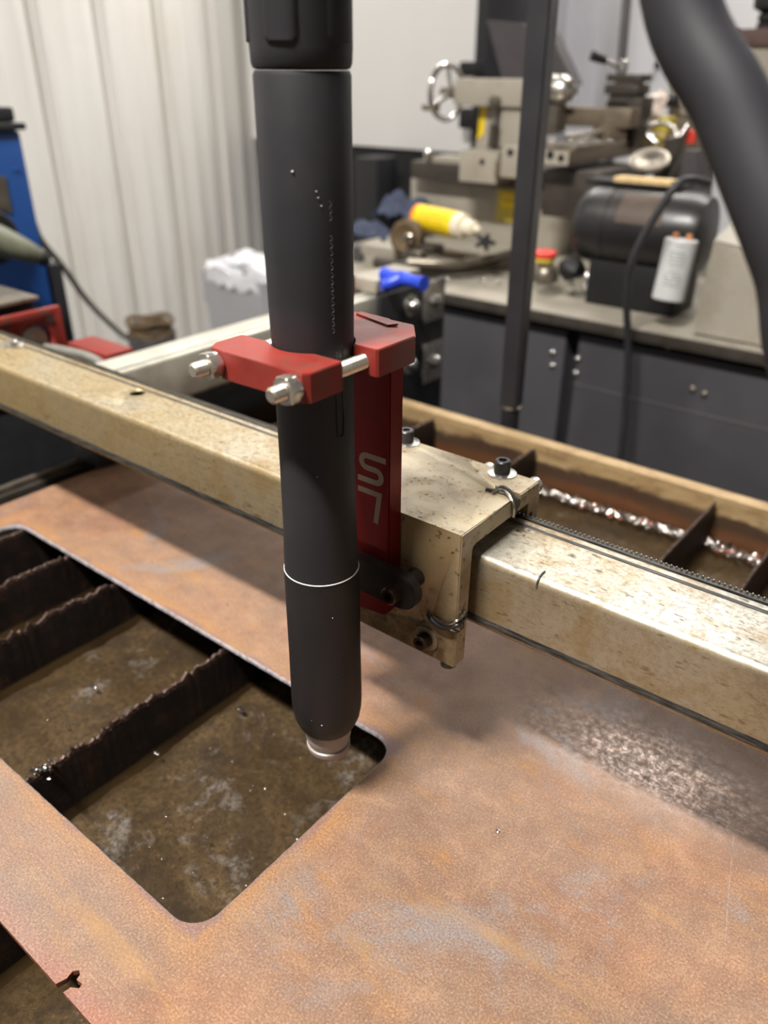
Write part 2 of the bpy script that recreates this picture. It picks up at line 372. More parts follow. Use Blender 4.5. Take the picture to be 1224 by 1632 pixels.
def obj(name, bm, mat, parent=None, smooth=False, mats=None):
    bmesh.ops.recalc_face_normals(bm, faces=bm.faces[:])
    if smooth:
        for f in bm.faces: f.smooth = True
    me = bpy.data.meshes.new(name)
    o = bpy.data.objects.new(name, me); COL.objects.link(o)
    if parent is not None:
        root = parent
        while root.parent: root = root.parent
        bm.transform(Matrix.Translation(-root.location)); o.parent = parent
    else:
        xs = [v.co for v in bm.verts]
        lo = Vector([min(v[i] for v in xs) for i in range(3)]); hi = Vector([max(v[i] for v in xs) for i in range(3)])
        c = Vector(((lo.x+hi.x)/2, (lo.y+hi.y)/2, lo.z)); bm.transform(Matrix.Translation(-c)); o.location = c
    bm.to_mesh(me); bm.free(); me.materials.append(M[mat] if isinstance(mat, str) else mat)
    for x in (mats or []): me.materials.append(M[x])
    if smooth:
        me.shade_smooth()
    me.set_sharp_from_angle(angle=math.radians(40))
    return o
def thing(name, label, cat, loc, group=None):
    o = bpy.data.objects.new(name, None); COL.objects.link(o); o.location = loc; o.empty_display_size = .02
    o['label'] = label; o['category'] = cat
    if group: o['group'] = group
    return o
def tag(o, label, cat, group=None, kind=None):
    o['label'] = label; o['category'] = cat
    if group: o['group'] = group
    if kind: o['kind'] = kind
    return o
def B(): return bmesh.new()
def mk(fn, *a, **k):
    b = B(); fn(b, *a, **k); return b
def dup(root, delta, label=None):
    r = root.copy(); COL.objects.link(r); r.location = root.location+Vector(delta)
    if label: r['label'] = label
    def rec(src, dst):
        for ch in src.children:
            c = ch.copy(); COL.objects.link(c); c.parent = dst; rec(ch, c)
    rec(root, r); return r
def part_copy(o, delta):
    c = o.copy(); COL.objects.link(c); c.parent = o.parent; c.location = o.location+Vector(delta); return c
def boolean(o, cutters):
    """cut real holes/slots"""
    for cb in cutters:
        bmesh.ops.recalc_face_normals(cb, faces=cb.faces[:])
        me = bpy.data.meshes.new('cut'); 
        root = o
        while root.parent: root = root.parent
        cb.transform(Matrix.Translation(-root.location)); cb.to_mesh(me); cb.free()
        c = bpy.data.objects.new('cut', me); COL.objects.link(c); c.location = root.location
        bpy.context.view_layer.update()
        md = o.modifiers.new('b', 'BOOLEAN'); md.operation = 'DIFFERENCE'; md.object = c; md.solver = 'EXACT'
        dg = bpy.context.evaluated_depsgraph_get(); ev = o.evaluated_get(dg)
        nm = bpy.data.meshes.new_from_object(ev); o.modifiers.clear()
        old = o.data; o.data = nm; nm.name = old.name
        if not len(nm.materials): 
            for x in old.materials: nm.materials.append(x)
        bpy.data.objects.remove(c)
    return o
def cap_screw(parent, p, d, r=.0046, h=.0055, mat='blackox', wr=None, wmat='steel', under=.004):
    """socket head cap screw, head sitting at p and facing d; optional washer"""
    d = Vector(d).normalized(); p = Vector(p); u, v, _ = frame(d); b = B(); seg = 24
    def ring(rad, hh): return [b.verts.new(p+d*hh+(u*math.cos(2*math.pi*k/seg)+v*math.sin(2*math.pi*k/seg))*rad) for k in range(seg)]
    def hexr(rad, hh):
        o = []
        for k in range(seg):
            a = 2*math.pi*k/seg; m_ = (a % (math.pi/3))-math.pi/6; q = rad*math.cos(math.pi/6)/math.cos(m_)
            o.append(b.verts.new(p+d*hh+(u*math.cos(a)+v*math.sin(a))*q))
        return o
    off = .0008 if wr else 0
    R = [ring(r, off), ring(r, h-.0006), ring(r-.0006, h), hexr(r*.56, h), hexr(r*.56, h*.4)]
    for a, c in zip(R, R[1:]):
        for k in range(seg): b.faces.new((a[k], a[(k+1) % seg], c[(k+1) % seg], c[k]))
    b.faces.new(R[-1]); b.faces.new(R[0])
    o = obj('cap_screw', b, mat, parent)
    if wr:
        b = B(); lathe(b, p, d, [(wr, 0), (wr, .0007), (wr-.0003, .0009), (r*.8, .0009)], 32); obj('washer', b, wmat, o)
    return o
def boxpx(bm, x0, y0, x1, y1, Y, depth, bev=0):
    a = at(x0, y0, 1, Y); c = at(x1, y1, 1, Y); q = at(x0, y1, 1, Y)
    box(bm, (a.x, Y, min(c.z, q.z)), (c.x, Y+depth, a.z), bev)

# ================================================================ THE SETTING
b = B(); box(b, (-3.2, -2.2, FLOOR-.1), (2.6, 3.2, FLOOR)); o = obj('floor', b, 'concrete'); o['kind'] = 'structure'
b = B(); box(b, (-3.2, -2.2, CEIL), (2.6, 3.2, CEIL+.1)); o = obj('ceiling', b, 'ceil'); o['kind'] = 'structure'
b = B(); box(b, (-2.7, 3.0, FLOOR), (2.6, 3.1, CEIL)); o = obj('wall_back', b, 'wallback'); o['kind'] = 'structure'
b = B(); box(b, (2.5, -2.1, FLOOR), (2.6, 3.0, CEIL)); o = obj('wall_right', b, 'farwall'); o['kind'] = 'structure'
b = B(); box(b, (-2.7, -2.2, FLOOR), (2.6, -2.1, CEIL)); o = obj('wall_front', b, 'farwall'); o['kind'] = 'structure'
b = B(); box(b, (-2.7, -2.1, FLOOR), (-2.63, 3.0, CEIL)); wl = obj('wall_left', b, 'rib'); wl['kind'] = 'structure'
# ribbed sheets of the left wall, one piece per sheet between major ribs
P = .2505
prof = [(0, .0), (.012, .0), (.020, .016), (.034, .016), (.042, .0), (.106, 0), (.112, .004), (.124, .004), (.130, 0), (.182, 0), (.188, .004), (.200, .004), (.206, 0), (P-.024, 0), (P-.019, -.028), (P-.006, -.028), (P, 0)]
first = None
for k in range(-12, 7):
    y0 = 1.448 + (k-1)*P
    if y0+P > 3.0: break
    if first is None:
        b = B(); X0 = -2.6
        lo = [b.verts.new((X0+h, y0+s, FLOOR)) for s, h in prof]; hi = [b.verts.new((X0+h, y0+s, CEIL)) for s, h in prof]
        for i in range(len(prof)-1): b.faces.new((lo[i], lo[i+1], hi[i+1], hi[i]))
        l2 = b.verts.new((-2.63, y0, FLOOR)); l3 = b.verts.new((-2.63, y0+P, FLOOR)); h2 = b.verts.new((-2.63, y0, CEIL)); h3 = b.verts.new((-2.63, y0+P, CEIL))
        b.faces.new((l2, lo[0], hi[0], h2)); b.faces.new((lo[-1], l3, h3, hi[-1]))
        first = obj('wall_sheet', b, 'rib', wl); fy = y0
    else:
        part_copy(first, (0, y0-fy, 0))
# lamps in the ceiling
for i, (x, y, lx, ly, p) in enumerate(FIX):
    t_ = thing('ceiling_lamp', ['long tube lamp on the ceiling above the cutting torch', 'long tube lamp on the ceiling above the lathe', 'added fill lamp on the ceiling in front of the blue machine', 'added fill lamp on the ceiling above the waste bin'][i], 'lamp', (x, y, CEIL))
    b = B(); box(b, (x-lx/2-.02, y-ly/2-.02, CEIL-.05), (x+lx/2+.02, y+ly/2+.02, CEIL), .004); obj('housing', b, 'housing', t_)
    b = B(); box(b, (x-lx/2, y-ly/2, CEIL-.07), (x+lx/2, y+ly/2, CEIL-.05), .004); obj('diffuser', b, 'diff', t_)

# ================================================================ WATER TABLE
WZ = -.047; TX0, TX1, TY0, TY1 = -.492, .62, -.27, .508
tk = thing('water_table', 'rusty steel water tank of the cutting table under the plate', 'cutting table', (.06, .12, -.86))
def wall_bm(lo, hi): return mk(box, lo, hi, .0012)
obj('back_wall', wall_bm((TX0-.004, TY1, -.09), (TX1+.004, TY1+.005, .0)), 'tank', tk)
obj('back_flange', wall_bm((TX0-.004, TY1+.0052, -.004), (TX1+.004, TY1+.017, .0)), 'tank', tk)
obj('front_wall', wall_bm((TX0-.004, TY0-.005, -.09), (TX1+.004, TY0, -.002)), 'tank', tk)
obj('side_wall', wall_bm((TX0-.004, TY0, -.09), (TX0, TY1, -.004)), 'lathe_d', tk)
obj('side_wall', wall_bm((TX1, TY0, -.09), (TX1+.004, TY1, -.004)), 'tank', tk)
obj('edge_strip', mk(box, (TX0-.012, TY0, -.03), (TX0-.0045, TY1, .002), .001), 'iron', tk)['label'] = 'thin pale steel edge strip'
obj('tank_floor', mk(box, (TX0-.004, TY0-.005, -.095), (TX1+.004, TY1+.005, -.0905)), 'tank', tk)
for x in (TX0+.03, TX1-.03):
    for y in (TY0+.03, TY1-.03):
        obj('leg', mk(box, (x-.025, y-.025, FLOOR), (x+.025, y+.025, -.096), .003), 'black', tk)
# sediment
b = B(); nx, ny = 150, 105
from mathutils import noise as mn
grid = [[None]*(ny+1) for _ in range(nx+1)]
for i in range(nx+1):
    for j in range(ny+1):
        x = TX0+.001+(TX1-TX0-.002)*i/nx; y = TY0+.001+(TY1-TY0-.002)*j/ny
        h = mn.fractal(Vector((x*18, y*18, 0)), .6, 2.1, 5)*.0045 + mn.noise(Vector((x*70, y*70, 3)))*.0012
        h = min(h, .0075)
        grid[i][j] = b.verts.new((x, y, WZ-.0085+h))
for i in range(nx):
    for j in range(ny):
        f = b.faces.new((grid[i][j], grid[i+1][j], grid[i+1][j+1], grid[i][j+1])); f.smooth = True
r_ = obj('sediment', b, 'sed'); tag(r_, 'brown and grey sludge settled in the water tank', 'sludge', kind='stuff')
b = B(); box(b, (TX0+.0008, TY0+.0008, WZ-.0012), (TX1-.0008, TY1-.0008, WZ)); o = obj('water', b, 'water'); tag(o, 'murky brown water standing in the cutting table tank', 'water', kind='stuff')
# floating specks and slag
b = B()
for k in range(300):
    x = random.uniform(-.43, .03); y = random.uniform(-.27, .06)
    if random.random() < .45: x = random.uniform(-.12, .02)+0; 
    lump(b, (x, y, WZ+.0002), random.choice((.0002, .0003, .0003, .0004, .0006)), (1.2, 1, .6))
for (px, py, r) in ((148, 1095, .0035), (383, 1130, .003), (103, 1152, .002), (326, 1334, .0022), (250, 1200, .0016), (420, 1180, .0014)):  # first two clumps imitate bright reflections on the water
    p = at(px, py, 2, WZ)
    for q in range(5): lump(b, (p.x+random.uniform(-r, r)*.7, p.y+random.uniform(-r, r)*.5, WZ), r*random.uniform(.3, .6), (1.2, 1, .5))
o = obj('slag_speck', b, 'slag'); tag(o, 'small shiny slag specks and clumps imitating reflections on the brown water', 'slag', kind='stuff')
b = B(); b2 = B()
RG = [((852, 780), (1088, 854), 620, .009), ((1106, 858), (1224, 902), 300, .010), ((960, 795), (1106, 830), 90, .003), ((1128, 840), (1260, 880), 90, .003)]
for (pa, pb_, n_, w_) in RG:
    qa, qb = at(*pa, 2, WZ), at(*pb_, 2, WZ); xa, ya, xb, yb = qa.x, qa.y, qb.x, qb.y
    for k in range(n_):
        s = random.random(); x = xa+(xb-xa)*s; y = ya+(yb-ya)*s+random.gauss(0, w_*.5)
        lump(b2 if random.random() < .12 and .3 < s < .85 else b, (x, y, WZ+random.uniform(0, .0015)), random.uniform(.0008, .0024), (1.3, 1, .9))
o = obj('slag_ridge', b, 'slag'); tag(o, 'ridge of bright silvery slag beads behind the beam', 'slag', kind='stuff')
o = obj('slag_ridge', b2, 'slagr'); tag(o, 'rust orange slag lumps mixed into the ridge behind the beam', 'slag', kind='stuff')

# slats ------------------------------------------------------------
def slat(x, seed, label, rough=1.0, y0=-.262, y1=.503, droop=0):
    random.seed(seed); b = B(); n = 420; th = .0016
    cols = []
    for i in range(n+1):
        y = y0+(y1-y0)*i/n
        inhole = -.11 < y < .06
        a = .0030 if inhole else .0008
        e = -.0038 - abs(mn.fractal(Vector((y*45, seed*3.1, 0)), .7, 2.2, 4))*a*2.2*rough - abs(mn.noise(Vector((y*420, seed, 2))))*.0034*rough*(1 if inhole else .25)*(.4+max(0, -y*9))
        wob = mn.noise(Vector((y*14, seed, 5)))*.0012; t_ = th*(1+.3*mn.noise(Vector((y*60, seed, 9))))
        cols.append([b.verts.new((x+wob-th, y, -.0895)), b.verts.new((x+wob+th, y, -.0895)), b.verts.new((x+wob+t_, y, e-.003)), b.verts.new((x+wob+t_*.5, y, e)), b.verts.new((x+wob-t_*.6, y, e+.0004)), b.verts.new((x+wob-t_, y, e-.003))])
    for p, q in zip(cols, cols[1:]):
        for k in range(6):
            f = b.faces.new((p[k], p[(k+1) % 6], q[(k+1) % 6], q[k])); f.material_index = 1 if k in (2, 3, 4) else 0
    b.faces.new(cols[0]); b.faces.new(cols[-1])
    o = obj('slat', b, 'slat', mats=['slatedge']); tag(o, label, 'slat', 'support slats of the cutting table'); return o
slat(-.4175, 9, 'short dark slat right under the far left edge of the plate opening', .7)
slat(-.350, 3, 'charred steel slat at the far left end of the plate opening', 1.0)
slat(-.284, 4, 'charred ragged slat second from the left end of the plate opening', 1.1)
slat(-.146, 5, 'widest charred slat crossing the middle of the plate opening', 1.3)
slat(-.0785, 12, 'short dark slat stub showing below the near edge of the plate', .5, -.262, -.135)
slat(.053, 6, 'rusty slat end meeting the tank back wall right of the carriage', .5)
slat(.121, 8, 'rusty slat end nearest the right edge behind the beam', .7)
random.seed(11)
# spatter lump on the near end of the middle slat
b = B()
for k in range(26):
    lump(b, (-.146+random.gauss(0, .002), -.096+random.gauss(0, .006), -.004-abs(random.gauss(0, .003))), random.uniform(.0008, .002))
o = obj('spatter_lump', b, 'slag'); tag(o, 'silvery melted spatter stuck on the near end of the middle slat', 'slag', kind='stuff')

# ================================================================ STEEL PLATE
PT = .0032
pl = thing('steel_plate', 'rust covered steel plate with a large rounded rectangular cut out', 'steel plate', (.1, .05, -PT))
b = B()
outer = [(-.468, .262), (-.468, -.1605)]
import itertools
outer += [(-.0185, -.1605), (-.0170, -.1560), (-.0178, -.1525), (-.0160, -.1503), (-.0138, -.1512), (-.0130, -.1535), (-.0092, -.1530), (-.0086, -.1550), (-.0120, -.1572), (-.0125, -.1605)]
outer += [(.46, -.1605), (.46, .262)]
inner = rrect(-.428, -.1065, .0125, .0515, .0165, 8)
seg = []
for i in range(len(inner)):
    a, c = inner[i], inner[(i+1) % len(inner)]; L = math.dist(a, c); n = max(1, int(L/.004))
    for k in range(n):
        s = k/n; j = .00018 if n > 2 else 0
        seg.append((a[0]+(c[0]-a[0])*s+random.uniform(-j, j), a[1]+(c[1]-a[1])*s+random.uniform(-j, j)))
inner = seg
def loop(b, pts, z): 
    vs = [b.verts.new((x, y, z)) for x, y in pts]; es = [b.edges.new((vs[i], vs[(i+1) % len(vs)])) for i in range(len(vs))]; return vs, es
vo, eo = loop(b, outer, 0); vi, ei = loop(b, inner, 0)
bmesh.ops.triangle_fill(b, edges=eo+ei, use_beauty=True)
ci = (sum(p[0] for p in inner)/len(inner), sum(p[1] for p in inner)/len(inner))
# chamfered bright lip of the cut then the wall of the cut
def grow(pts, d):
    out = []
    n = len(pts)
    for i in range(n):
        a, c = Vector(pts[i-1]), Vector(pts[(i+1) % n]); tn = (c-a).normalized(); out.append((pts[i][0]-tn.y*d, pts[i][1]+tn.x*d))
    return out
lip = grow(inner, .0005)     # into the opening
v2 = [b.verts.new((x, y, -.0006)) for x, y in lip]; v3 = [b.verts.new((x, y, -PT)) for x, y in lip]
for A_, C_ in ((vi, v2), (v2, v3)):
    for i in range(len(A_)):
        f = b.faces.new((A_[i], A_[(i+1) % len(A_)], C_[(i+1) % len(A_)], C_[i])); f.material_index = 1
w2 = [b.verts.new((v.co.x, v.co.y, -PT)) for v in vo]
for i in range(len(vo)):
    f = b.faces.new((vo[i], vo[(i+1) % len(vo)], w2[(i+1) % len(vo)], w2[i])); f.material_index = 2
es = [b.edges.get((v3[i], v3[(i+1) % len(v3)])) for i in range(len(v3))]+[b.edges.get((w2[i], w2[(i+1) % len(w2)])) for i in range(len(w2))]
bmesh.ops.triangle_fill(b, edges=es)
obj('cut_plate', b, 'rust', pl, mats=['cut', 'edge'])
b = B()
for px, py in ((793, 1325), (235, 803), (245, 895), (363, 963)):
    p = at(px, py, 2, 0); lump(b, (p.x, p.y, .0002), .0013, (1, 1, .5))
o = obj('spatter_bead', b, 'slag', pl); o['kind'] = 'stuff'
for P_ in ([(1172, 1308), (1166, 1370), (1160, 1440), (1155, 1515)], [(930, 1085), (913, 1110), (903, 1140)], [(1055, 1265), (1062, 1282), (1072, 1296)], [(1086, 1255), (1075, 1268), (1066, 1284)]):
    b = B(); tube(b, [at(x, y, 2, .00003) for x, y in P_], .00009, 4); obj('scratch', b, 'cut', pl)

# ================================================================ GANTRY BEAM
BY0, BY1, BZ0, BZ1 = .0685, .1195, .0975, .1430
gb = thing('gantry_beam', 'oily yellowish galvanised square beam carrying the torch carriage', 'beam', (0, .094, BZ0))
b = B(); XL, XR = -.72, .60
ring = [(y, z) for y, z in rrect(BY0, BZ0, BY1, BZ1, .0048, 10)]; inn = [(y, z) for y, z in rrect(BY0+.0025, BZ0+.0025, BY1-.0025, BZ1-.0025, .003, 10)]
XS = [XL, -.50, -.30, -.268, -.10, .05, .20, .40, XR]
RO = [[b.verts.new((x, y, z)) for y, z in ring] for x in XS]; RI = [[b.verts.new((x, y, z)) for y, z in inn] for x in XS]
n = len(ring)
for i in range(n):
    j = (i+1) % n
    for k in range(len(XS)-1):
        b.faces.new((RO[k][i], RO[k][j], RO[k+1][j], RO[k+1][i])); b.faces.new((RI[k][i], RI[k+1][i], RI[k+1][j], RI[k][j]))
    b.faces.new((RO[0][i], RI[0][i], RI[0][j], RO[0][j])); b.faces.new((RO[-1][i], RO[-1][j], RI[-1][j], RI[-1][i]))
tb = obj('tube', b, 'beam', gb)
boolean(tb, [mk(cyl, (-.284, .1025, BZ1-.012), (-.284, .1025, BZ1+.01), .0062)])
def lines(y, z, wdt, vert=False):
    b = B()
    if not vert: box(b, (XL, y-wdt/2, z), (XR, y+wdt/2, z+.00025))
    else: box(b, (XL, y-.00025, z-wdt/2), (XR, y, z+wdt/2))
    return b
obj('wear_track', lines(.1105, BZ1, .0026), 'track', gb)['label'] = 'dark greasy wheel track on top'
obj('wear_track', lines(BY0, BZ0+.0066, .0042, True), 'track', gb)['label'] = 'dark greasy wheel track on the front'
# toothed belt along the rear top edge
b = B(); box(b, (XL, .1185, BZ1-.0055), (XR, .1225, BZ1-.0002)); obj('belt_band', b, 'track', gb)
nb = 300
for part, (xa, xb) in enumerate(((-.05, .60), (-.72, -.05))):
    b = B(); x = xa
    while x < xb:
        r = .00085
        lathe(b, (x, .1212, BZ1-.0022), (0, 0, 1), [(r*.8, 0), (r, .0012), (r*.95, .0022), (r*.5, .0031)], 8)
        x += .00265
    o = obj('belt_tooth', b, 'bearing', gb); o['kind'] = 'stuff'
b = B(); p = at(18, 551, 2, BZ1); lathe(b, (p.x, p.y, BZ1), (0, 0, 1), [(.011, 0), (.011, .001), (.0105, .0013), (.004, .0013)], 32)
wsh = obj('washer', b, 'steel', gb)
b = B(); lathe(b, (p.x, p.y, BZ1+.0014), (0, 0, 1), [(.0065, 0), (.0065, .003), (.0055, .0036)], 6); obj('hex_head', b, 'steel', wsh)
b = B(); p = at(871, 921, 1, BY0)
pm = at(868, 915, 2, BZ1)
tube(b, [(pm.x-.001, BY0+.008, BZ1+.0002), (pm.x-.0008, BY0+.0035, BZ1+.0001), (pm.x-.0006, BY0+.0008, BZ1-.0015), (pm.x-.0006, BY0-.0001, BZ1-.005)], .0006, 6)
obj('pen_mark', b, 'track', gb)['label'] = 'short black marker line over the edge'
b = B()
for k in range(14):
    p = at(835+random.gauss(0, 5), 846+random.gauss(0, 5), 2, BZ1); lump(b, (p.x, p.y, BZ1), random.uniform(.0006, .0016), (1, 1, .15))
o = obj('grease_spot', b, 'oliv', gb); o['kind'] = 'stuff'

# ================================================================ TORCH CARRIAGE
cg = thing('torch_carriage', 'worn oil spattered aluminium carriage block riding over the beam', 'carriage', (0, .085, .08))
CX0, CX1 = -.052, .050; CY0 = .050; CT = .1635; CBt = .0815; TH = .0098
b = B(); prism(b, [(CX0, y, z) for y, z in ((CY0, CBt), (CY0, CT), (.1262, CT), (.1275, CT-.0012), (.1275, CT-TH), (CY0+TH+.004, CT-TH), (CY0+TH+.001, CT-TH-.001), (CY0+TH, CT-TH-.004), (CY0+TH, CBt))], (CX1-CX0, 0, 0), .0006)
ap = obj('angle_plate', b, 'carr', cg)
boolean(ap, [mk(cyl, (.0055, .1245, CT-.006), (.0055, .1245, CT+.004), .0017, 14)])
boolean(ap, [mk(cyl, (.0165, .1160, CT-.006), (.0165, .1160, CT+.004), .0016, 12)])
boolean(ap, [mk(box, (.0340, .0995, CT-.0075), (.060, .1065, CT+.004))])
boolean(ap, [mk(cyl, (.0340, .1030, CT-.0075), (.0340, .1030, CT+.004), .0035, 20)])
boolean(ap, [mk(box, (.0345, CY0-.004, .1035), (.060, CY0+.0075, .1085))])
boolean(ap, [mk(cyl, (.0345, CY0-.004, .106), (.0345, CY0+.0075, .106), .0025, 16)])
# bearings in the slots with their wire loops
b = B(); lathe(b, (.0505, .1030, CT-.0045), (-1, 0, 0), [(.0030, 0), (.0040, .001), (.0040, .012), (.003, .013)], 24); obj('bearing', b, 'bearing', cg, )
b = B(); lathe(b, (.0505, CY0+.0045, .106), (-1, 0, 0), [(.0018, 0), (.0026, .001), (.0026, .012), (.0018, .013)], 24); obj('bearing', b, 'bearing', cg)
up = [at(775, 780, 2, CT+.0006), at(788, 782, 2, CT+.0012), at(801, 776, 2, CT+.0026), at(813, 784, 2, CT+.0022), at(822, 799, 0, .0512), at(821, 818, 0, .0512)]
b = B(); tube(b, up, .0011, 8); obj('wire_clip', b, 'blackox', cg)
b = B(); tube(b, [q+V(.0002, -.0024, -.0006) for q in up[1:4]]+[up[4]+V(.0002, -.0022, -.001), up[5]+V(.0002, -.0022, -.001)], .0010, 8); obj('wire_clip', b, 'bearing', cg)
lw = [at(682, 978, 1, CY0-.0004), at(690, 990, 1, CY0-.0012), at(707, 1000, 1, CY0-.0022), at(726, 997, 1, CY0-.0020), at(739, 985, 0, .0513), at(740, 979, 0, .0513)]
b = B(); tube(b, lw, .0014, 8); obj('wire_clip', b, 'blackox', cg)
b = B(); tube(b, [q+V(0, 0, .0026) for q in lw[1:]], .0010, 8); obj('wire_clip', b, 'bearing', cg)
cap_screw(cg, (.0290, .1215, CT), (0, 0, 1), .0046, .0085, 'blackox', .0083, 'steel')
cap_screw(cg, (-.0385, .1215, CT), (0, 0, 1), .0046, .0085, 'blackox', .0083, 'steel')
cap_screw(cg, (.0315, CY0, .0925), (0, -1, 0), .0046, .0070, 'browned', .0075, 'oliv')
b = B(); cyl(b, (.0430, .0550, CBt-.0045), (.0430, .0550, CBt), .0045, 24, .0005); obj('bottom_screw', b, 'blackox', cg)
# rear downward plate with nuts seen behind the top plate
b = B(); box(b, (CX0, .1300, .090), (CX1-.004, .1365, CT-.010), .0005); obj('rear_plate', b, 'carr', cg)
for x in (.0085, .0395):
    b = B(); cyl(b, (x, .1366, CT-.012), (x, .1440, CT-.012), .0048, 20, .0006); obj('rear_screw', b, 'steel', cg)
b = B(); box(b, (CX0, .1240, CT-.0215), (CX1-.004, .1299, CT-.0102)); obj('rear_spacer', b, 'carr', cg)
# clamp bar that holds the red column against the carriage
b = B(); r = .0098; cx, cz = .0262, .1292; yb = .0322
def stadium(xa, xb, z, r, y, dy, n=14):
    P_ = [(xb+r*math.cos(math.radians(a)), z+r*math.sin(math.radians(a))) for a in [(-90+180*k/n) for k in range(n+1)]]
    P_ += [(xa+r*math.cos(math.radians(a)), z+r*math.sin(math.radians(a))) for a in [(90+180*k/n) for k in range(n+1)]]
    return [(x, y, zz) for x, zz in P_]
prism(b, stadium(-.0262, cx, cz, r, yb, 0), (0, .0065, 0), .0005)
cb = obj('clamp_bar', b, 'bar', cg); cb['label'] = 'dark oily clamp strap across the red column'
for x in (cx-.0025, -cx+.0025):
    s_ = cap_screw(cg, (x, yb, cz), (0, -1, 0), .0047, .0068, 'browned')
    b = B(); cyl(b, (x, yb+.0066, cz), (x, CY0, cz), .0052, 20); obj('spacer', b, 'bar', cg)

# ================================================================ RED TORCH BRACKET
JZ0, JZ1 = .2505, .2625
rb = thing('torch_bracket', 'red metal bracket with two bolted jaws gripping the black torch', 'bracket', (0, .045, .103))
cy0, cy1 = .0392, .0499
b = B(); prism(b, [(-.0145, cy0, JZ0), (-.0145, cy0, .1085), (-.0085, cy0, .1010), (.0095, cy0, .1035), (.0132, cy0, .1070), (.0132, cy0, JZ0)], (0, cy1-cy0, 0), .0008)
col_ = obj('column', b, 'redside', rb)
# logo strokes on the column front
def stroke(pts, wd=.0030):
    """flat ribbon of constant width in the XZ plane with square ends"""
    b = B(); P_ = [Vector((x, 0, z)) for x, z in pts]; L, R_ = [], []
    for i, p in enumerate(P_):
        d0 = (P_[i]-P_[i-1]).normalized() if i else (P_[1]-P_[0]).normalized(); d1 = (P_[i+1]-P_[i]).normalized() if i < len(P_)-1 else d0
        t_ = (d0+d1).normalized(); nrm = Vector((-t_.z, 0, t_.x)); k = wd/2/max(.5, t_.dot(d0)); L.append(p+nrm*k); R_.append(p-nrm*k)
    va = [b.verts.new((v.x, cy0-.0001, v.z)) for v in L]; vb = [b.verts.new((v.x, cy0-.0001, v.z)) for v in R_]
    vc = [b.verts.new((v.x, cy0+.0006, v.z)) for v in L]; vd = [b.verts.new((v.x, cy0+.0006, v.z)) for v in R_]
    for i in range(len(P_)-1):
        b.faces.new((va[i], va[i+1], vb[i+1], vb[i])); b.faces.new((va[i], va[i+1], vc[i+1], vc[i])); b.faces.new((vb[i], vb[i+1], vd[i+1], vd[i]))
    b.faces.new((va[0], vb[0], vd[0], vc[0])); b.faces.new((va[-1], vb[-1], vd[-1], vc[-1]))
    return b
def arc(cx, cz, r, a0, a1, n=8): return [(cx+r*math.cos(math.radians(a0+(a1-a0)*k/n)), cz+r*math.sin(math.radians(a0+(a1-a0)*k/n))) for k in range(n+1)]
S = [(.0112, .1955)] + arc(-.0010, .1922, .0033, 90, 270, 8) + arc(.0050, .1855, .0034, 90, -90, 8) + [(-.0068, .1821)]
o = obj('logo_letter', stroke(S), 'logo', col_)
L_ = [(-.0068, .1760)] + arc(.0074, .1752, .0008, 90, 0, 3) + [(.0046, .1590)]
L_ = [(-.0068, .1758), (.0072, .1758), (.0048, .1590)]
o = obj('logo_letter', stroke(L_), 'logo', col_)
def jaw(pts): 
    b = B(); prism(b, [(x, y, JZ0) for x, y in pts], (0, 0, JZ1-JZ0), .0004); return b
RN = .0180
fa = math.degrees(math.asin(.0126/RN))
front = [(-.0155, -.0322), (.0278, -.0322), (.0300, -.0300), (.0300, -.0120), (.0290, -.0112), (.0018+RN*math.cos(math.radians(fa)), -.0112)]
front += [(.0018+RN*math.cos(math.radians(-a)), .0014+RN*math.sin(math.radians(-a))) for a in [fa+(180-2*fa)*k/14 for k in range(1, 14)]]
front += [(.0018-RN*math.cos(math.radians(fa)), -.0112), (-.0262, -.0112), (-.0275, -.0125), (-.0275, -.0262), (-.0235, -.0318)]
obj('front_jaw', jaw(front), 'red', rb)
ra = math.degrees(math.asin(.0068/RN))
rear = [(.0300, .0082), (.0310, .0092), (.0310, .0340), (.0200, .0475), (-.0200, .0475), (-.0300, .0340), (-.0300, .0082), (.0018-RN*math.cos(math.radians(ra)), .0082)]
rear += [(.0018+RN*math.cos(math.radians(a)), .0014+RN*math.sin(math.radians(a))) for a in [180-ra-(180-2*ra)*k/14 for k in range(1, 14)]] + [(.0018+RN*math.cos(math.radians(ra)), .0082)]
obj('rear_jaw', jaw(rear), 'red', rb)
b = B(); prism(b, [(-.010, .0432, JZ1), (.0132, .0372, JZ1), (.0165, .0405, JZ1+.0004), (.008, .0445, JZ1+.0004), (-.010, .0468, JZ1)], (0, 0, .0009)); obj('nameplate', b, 'red', rb)['label'] = 'thin loose red plate strip on top of rear jaw'
RZ = .2562
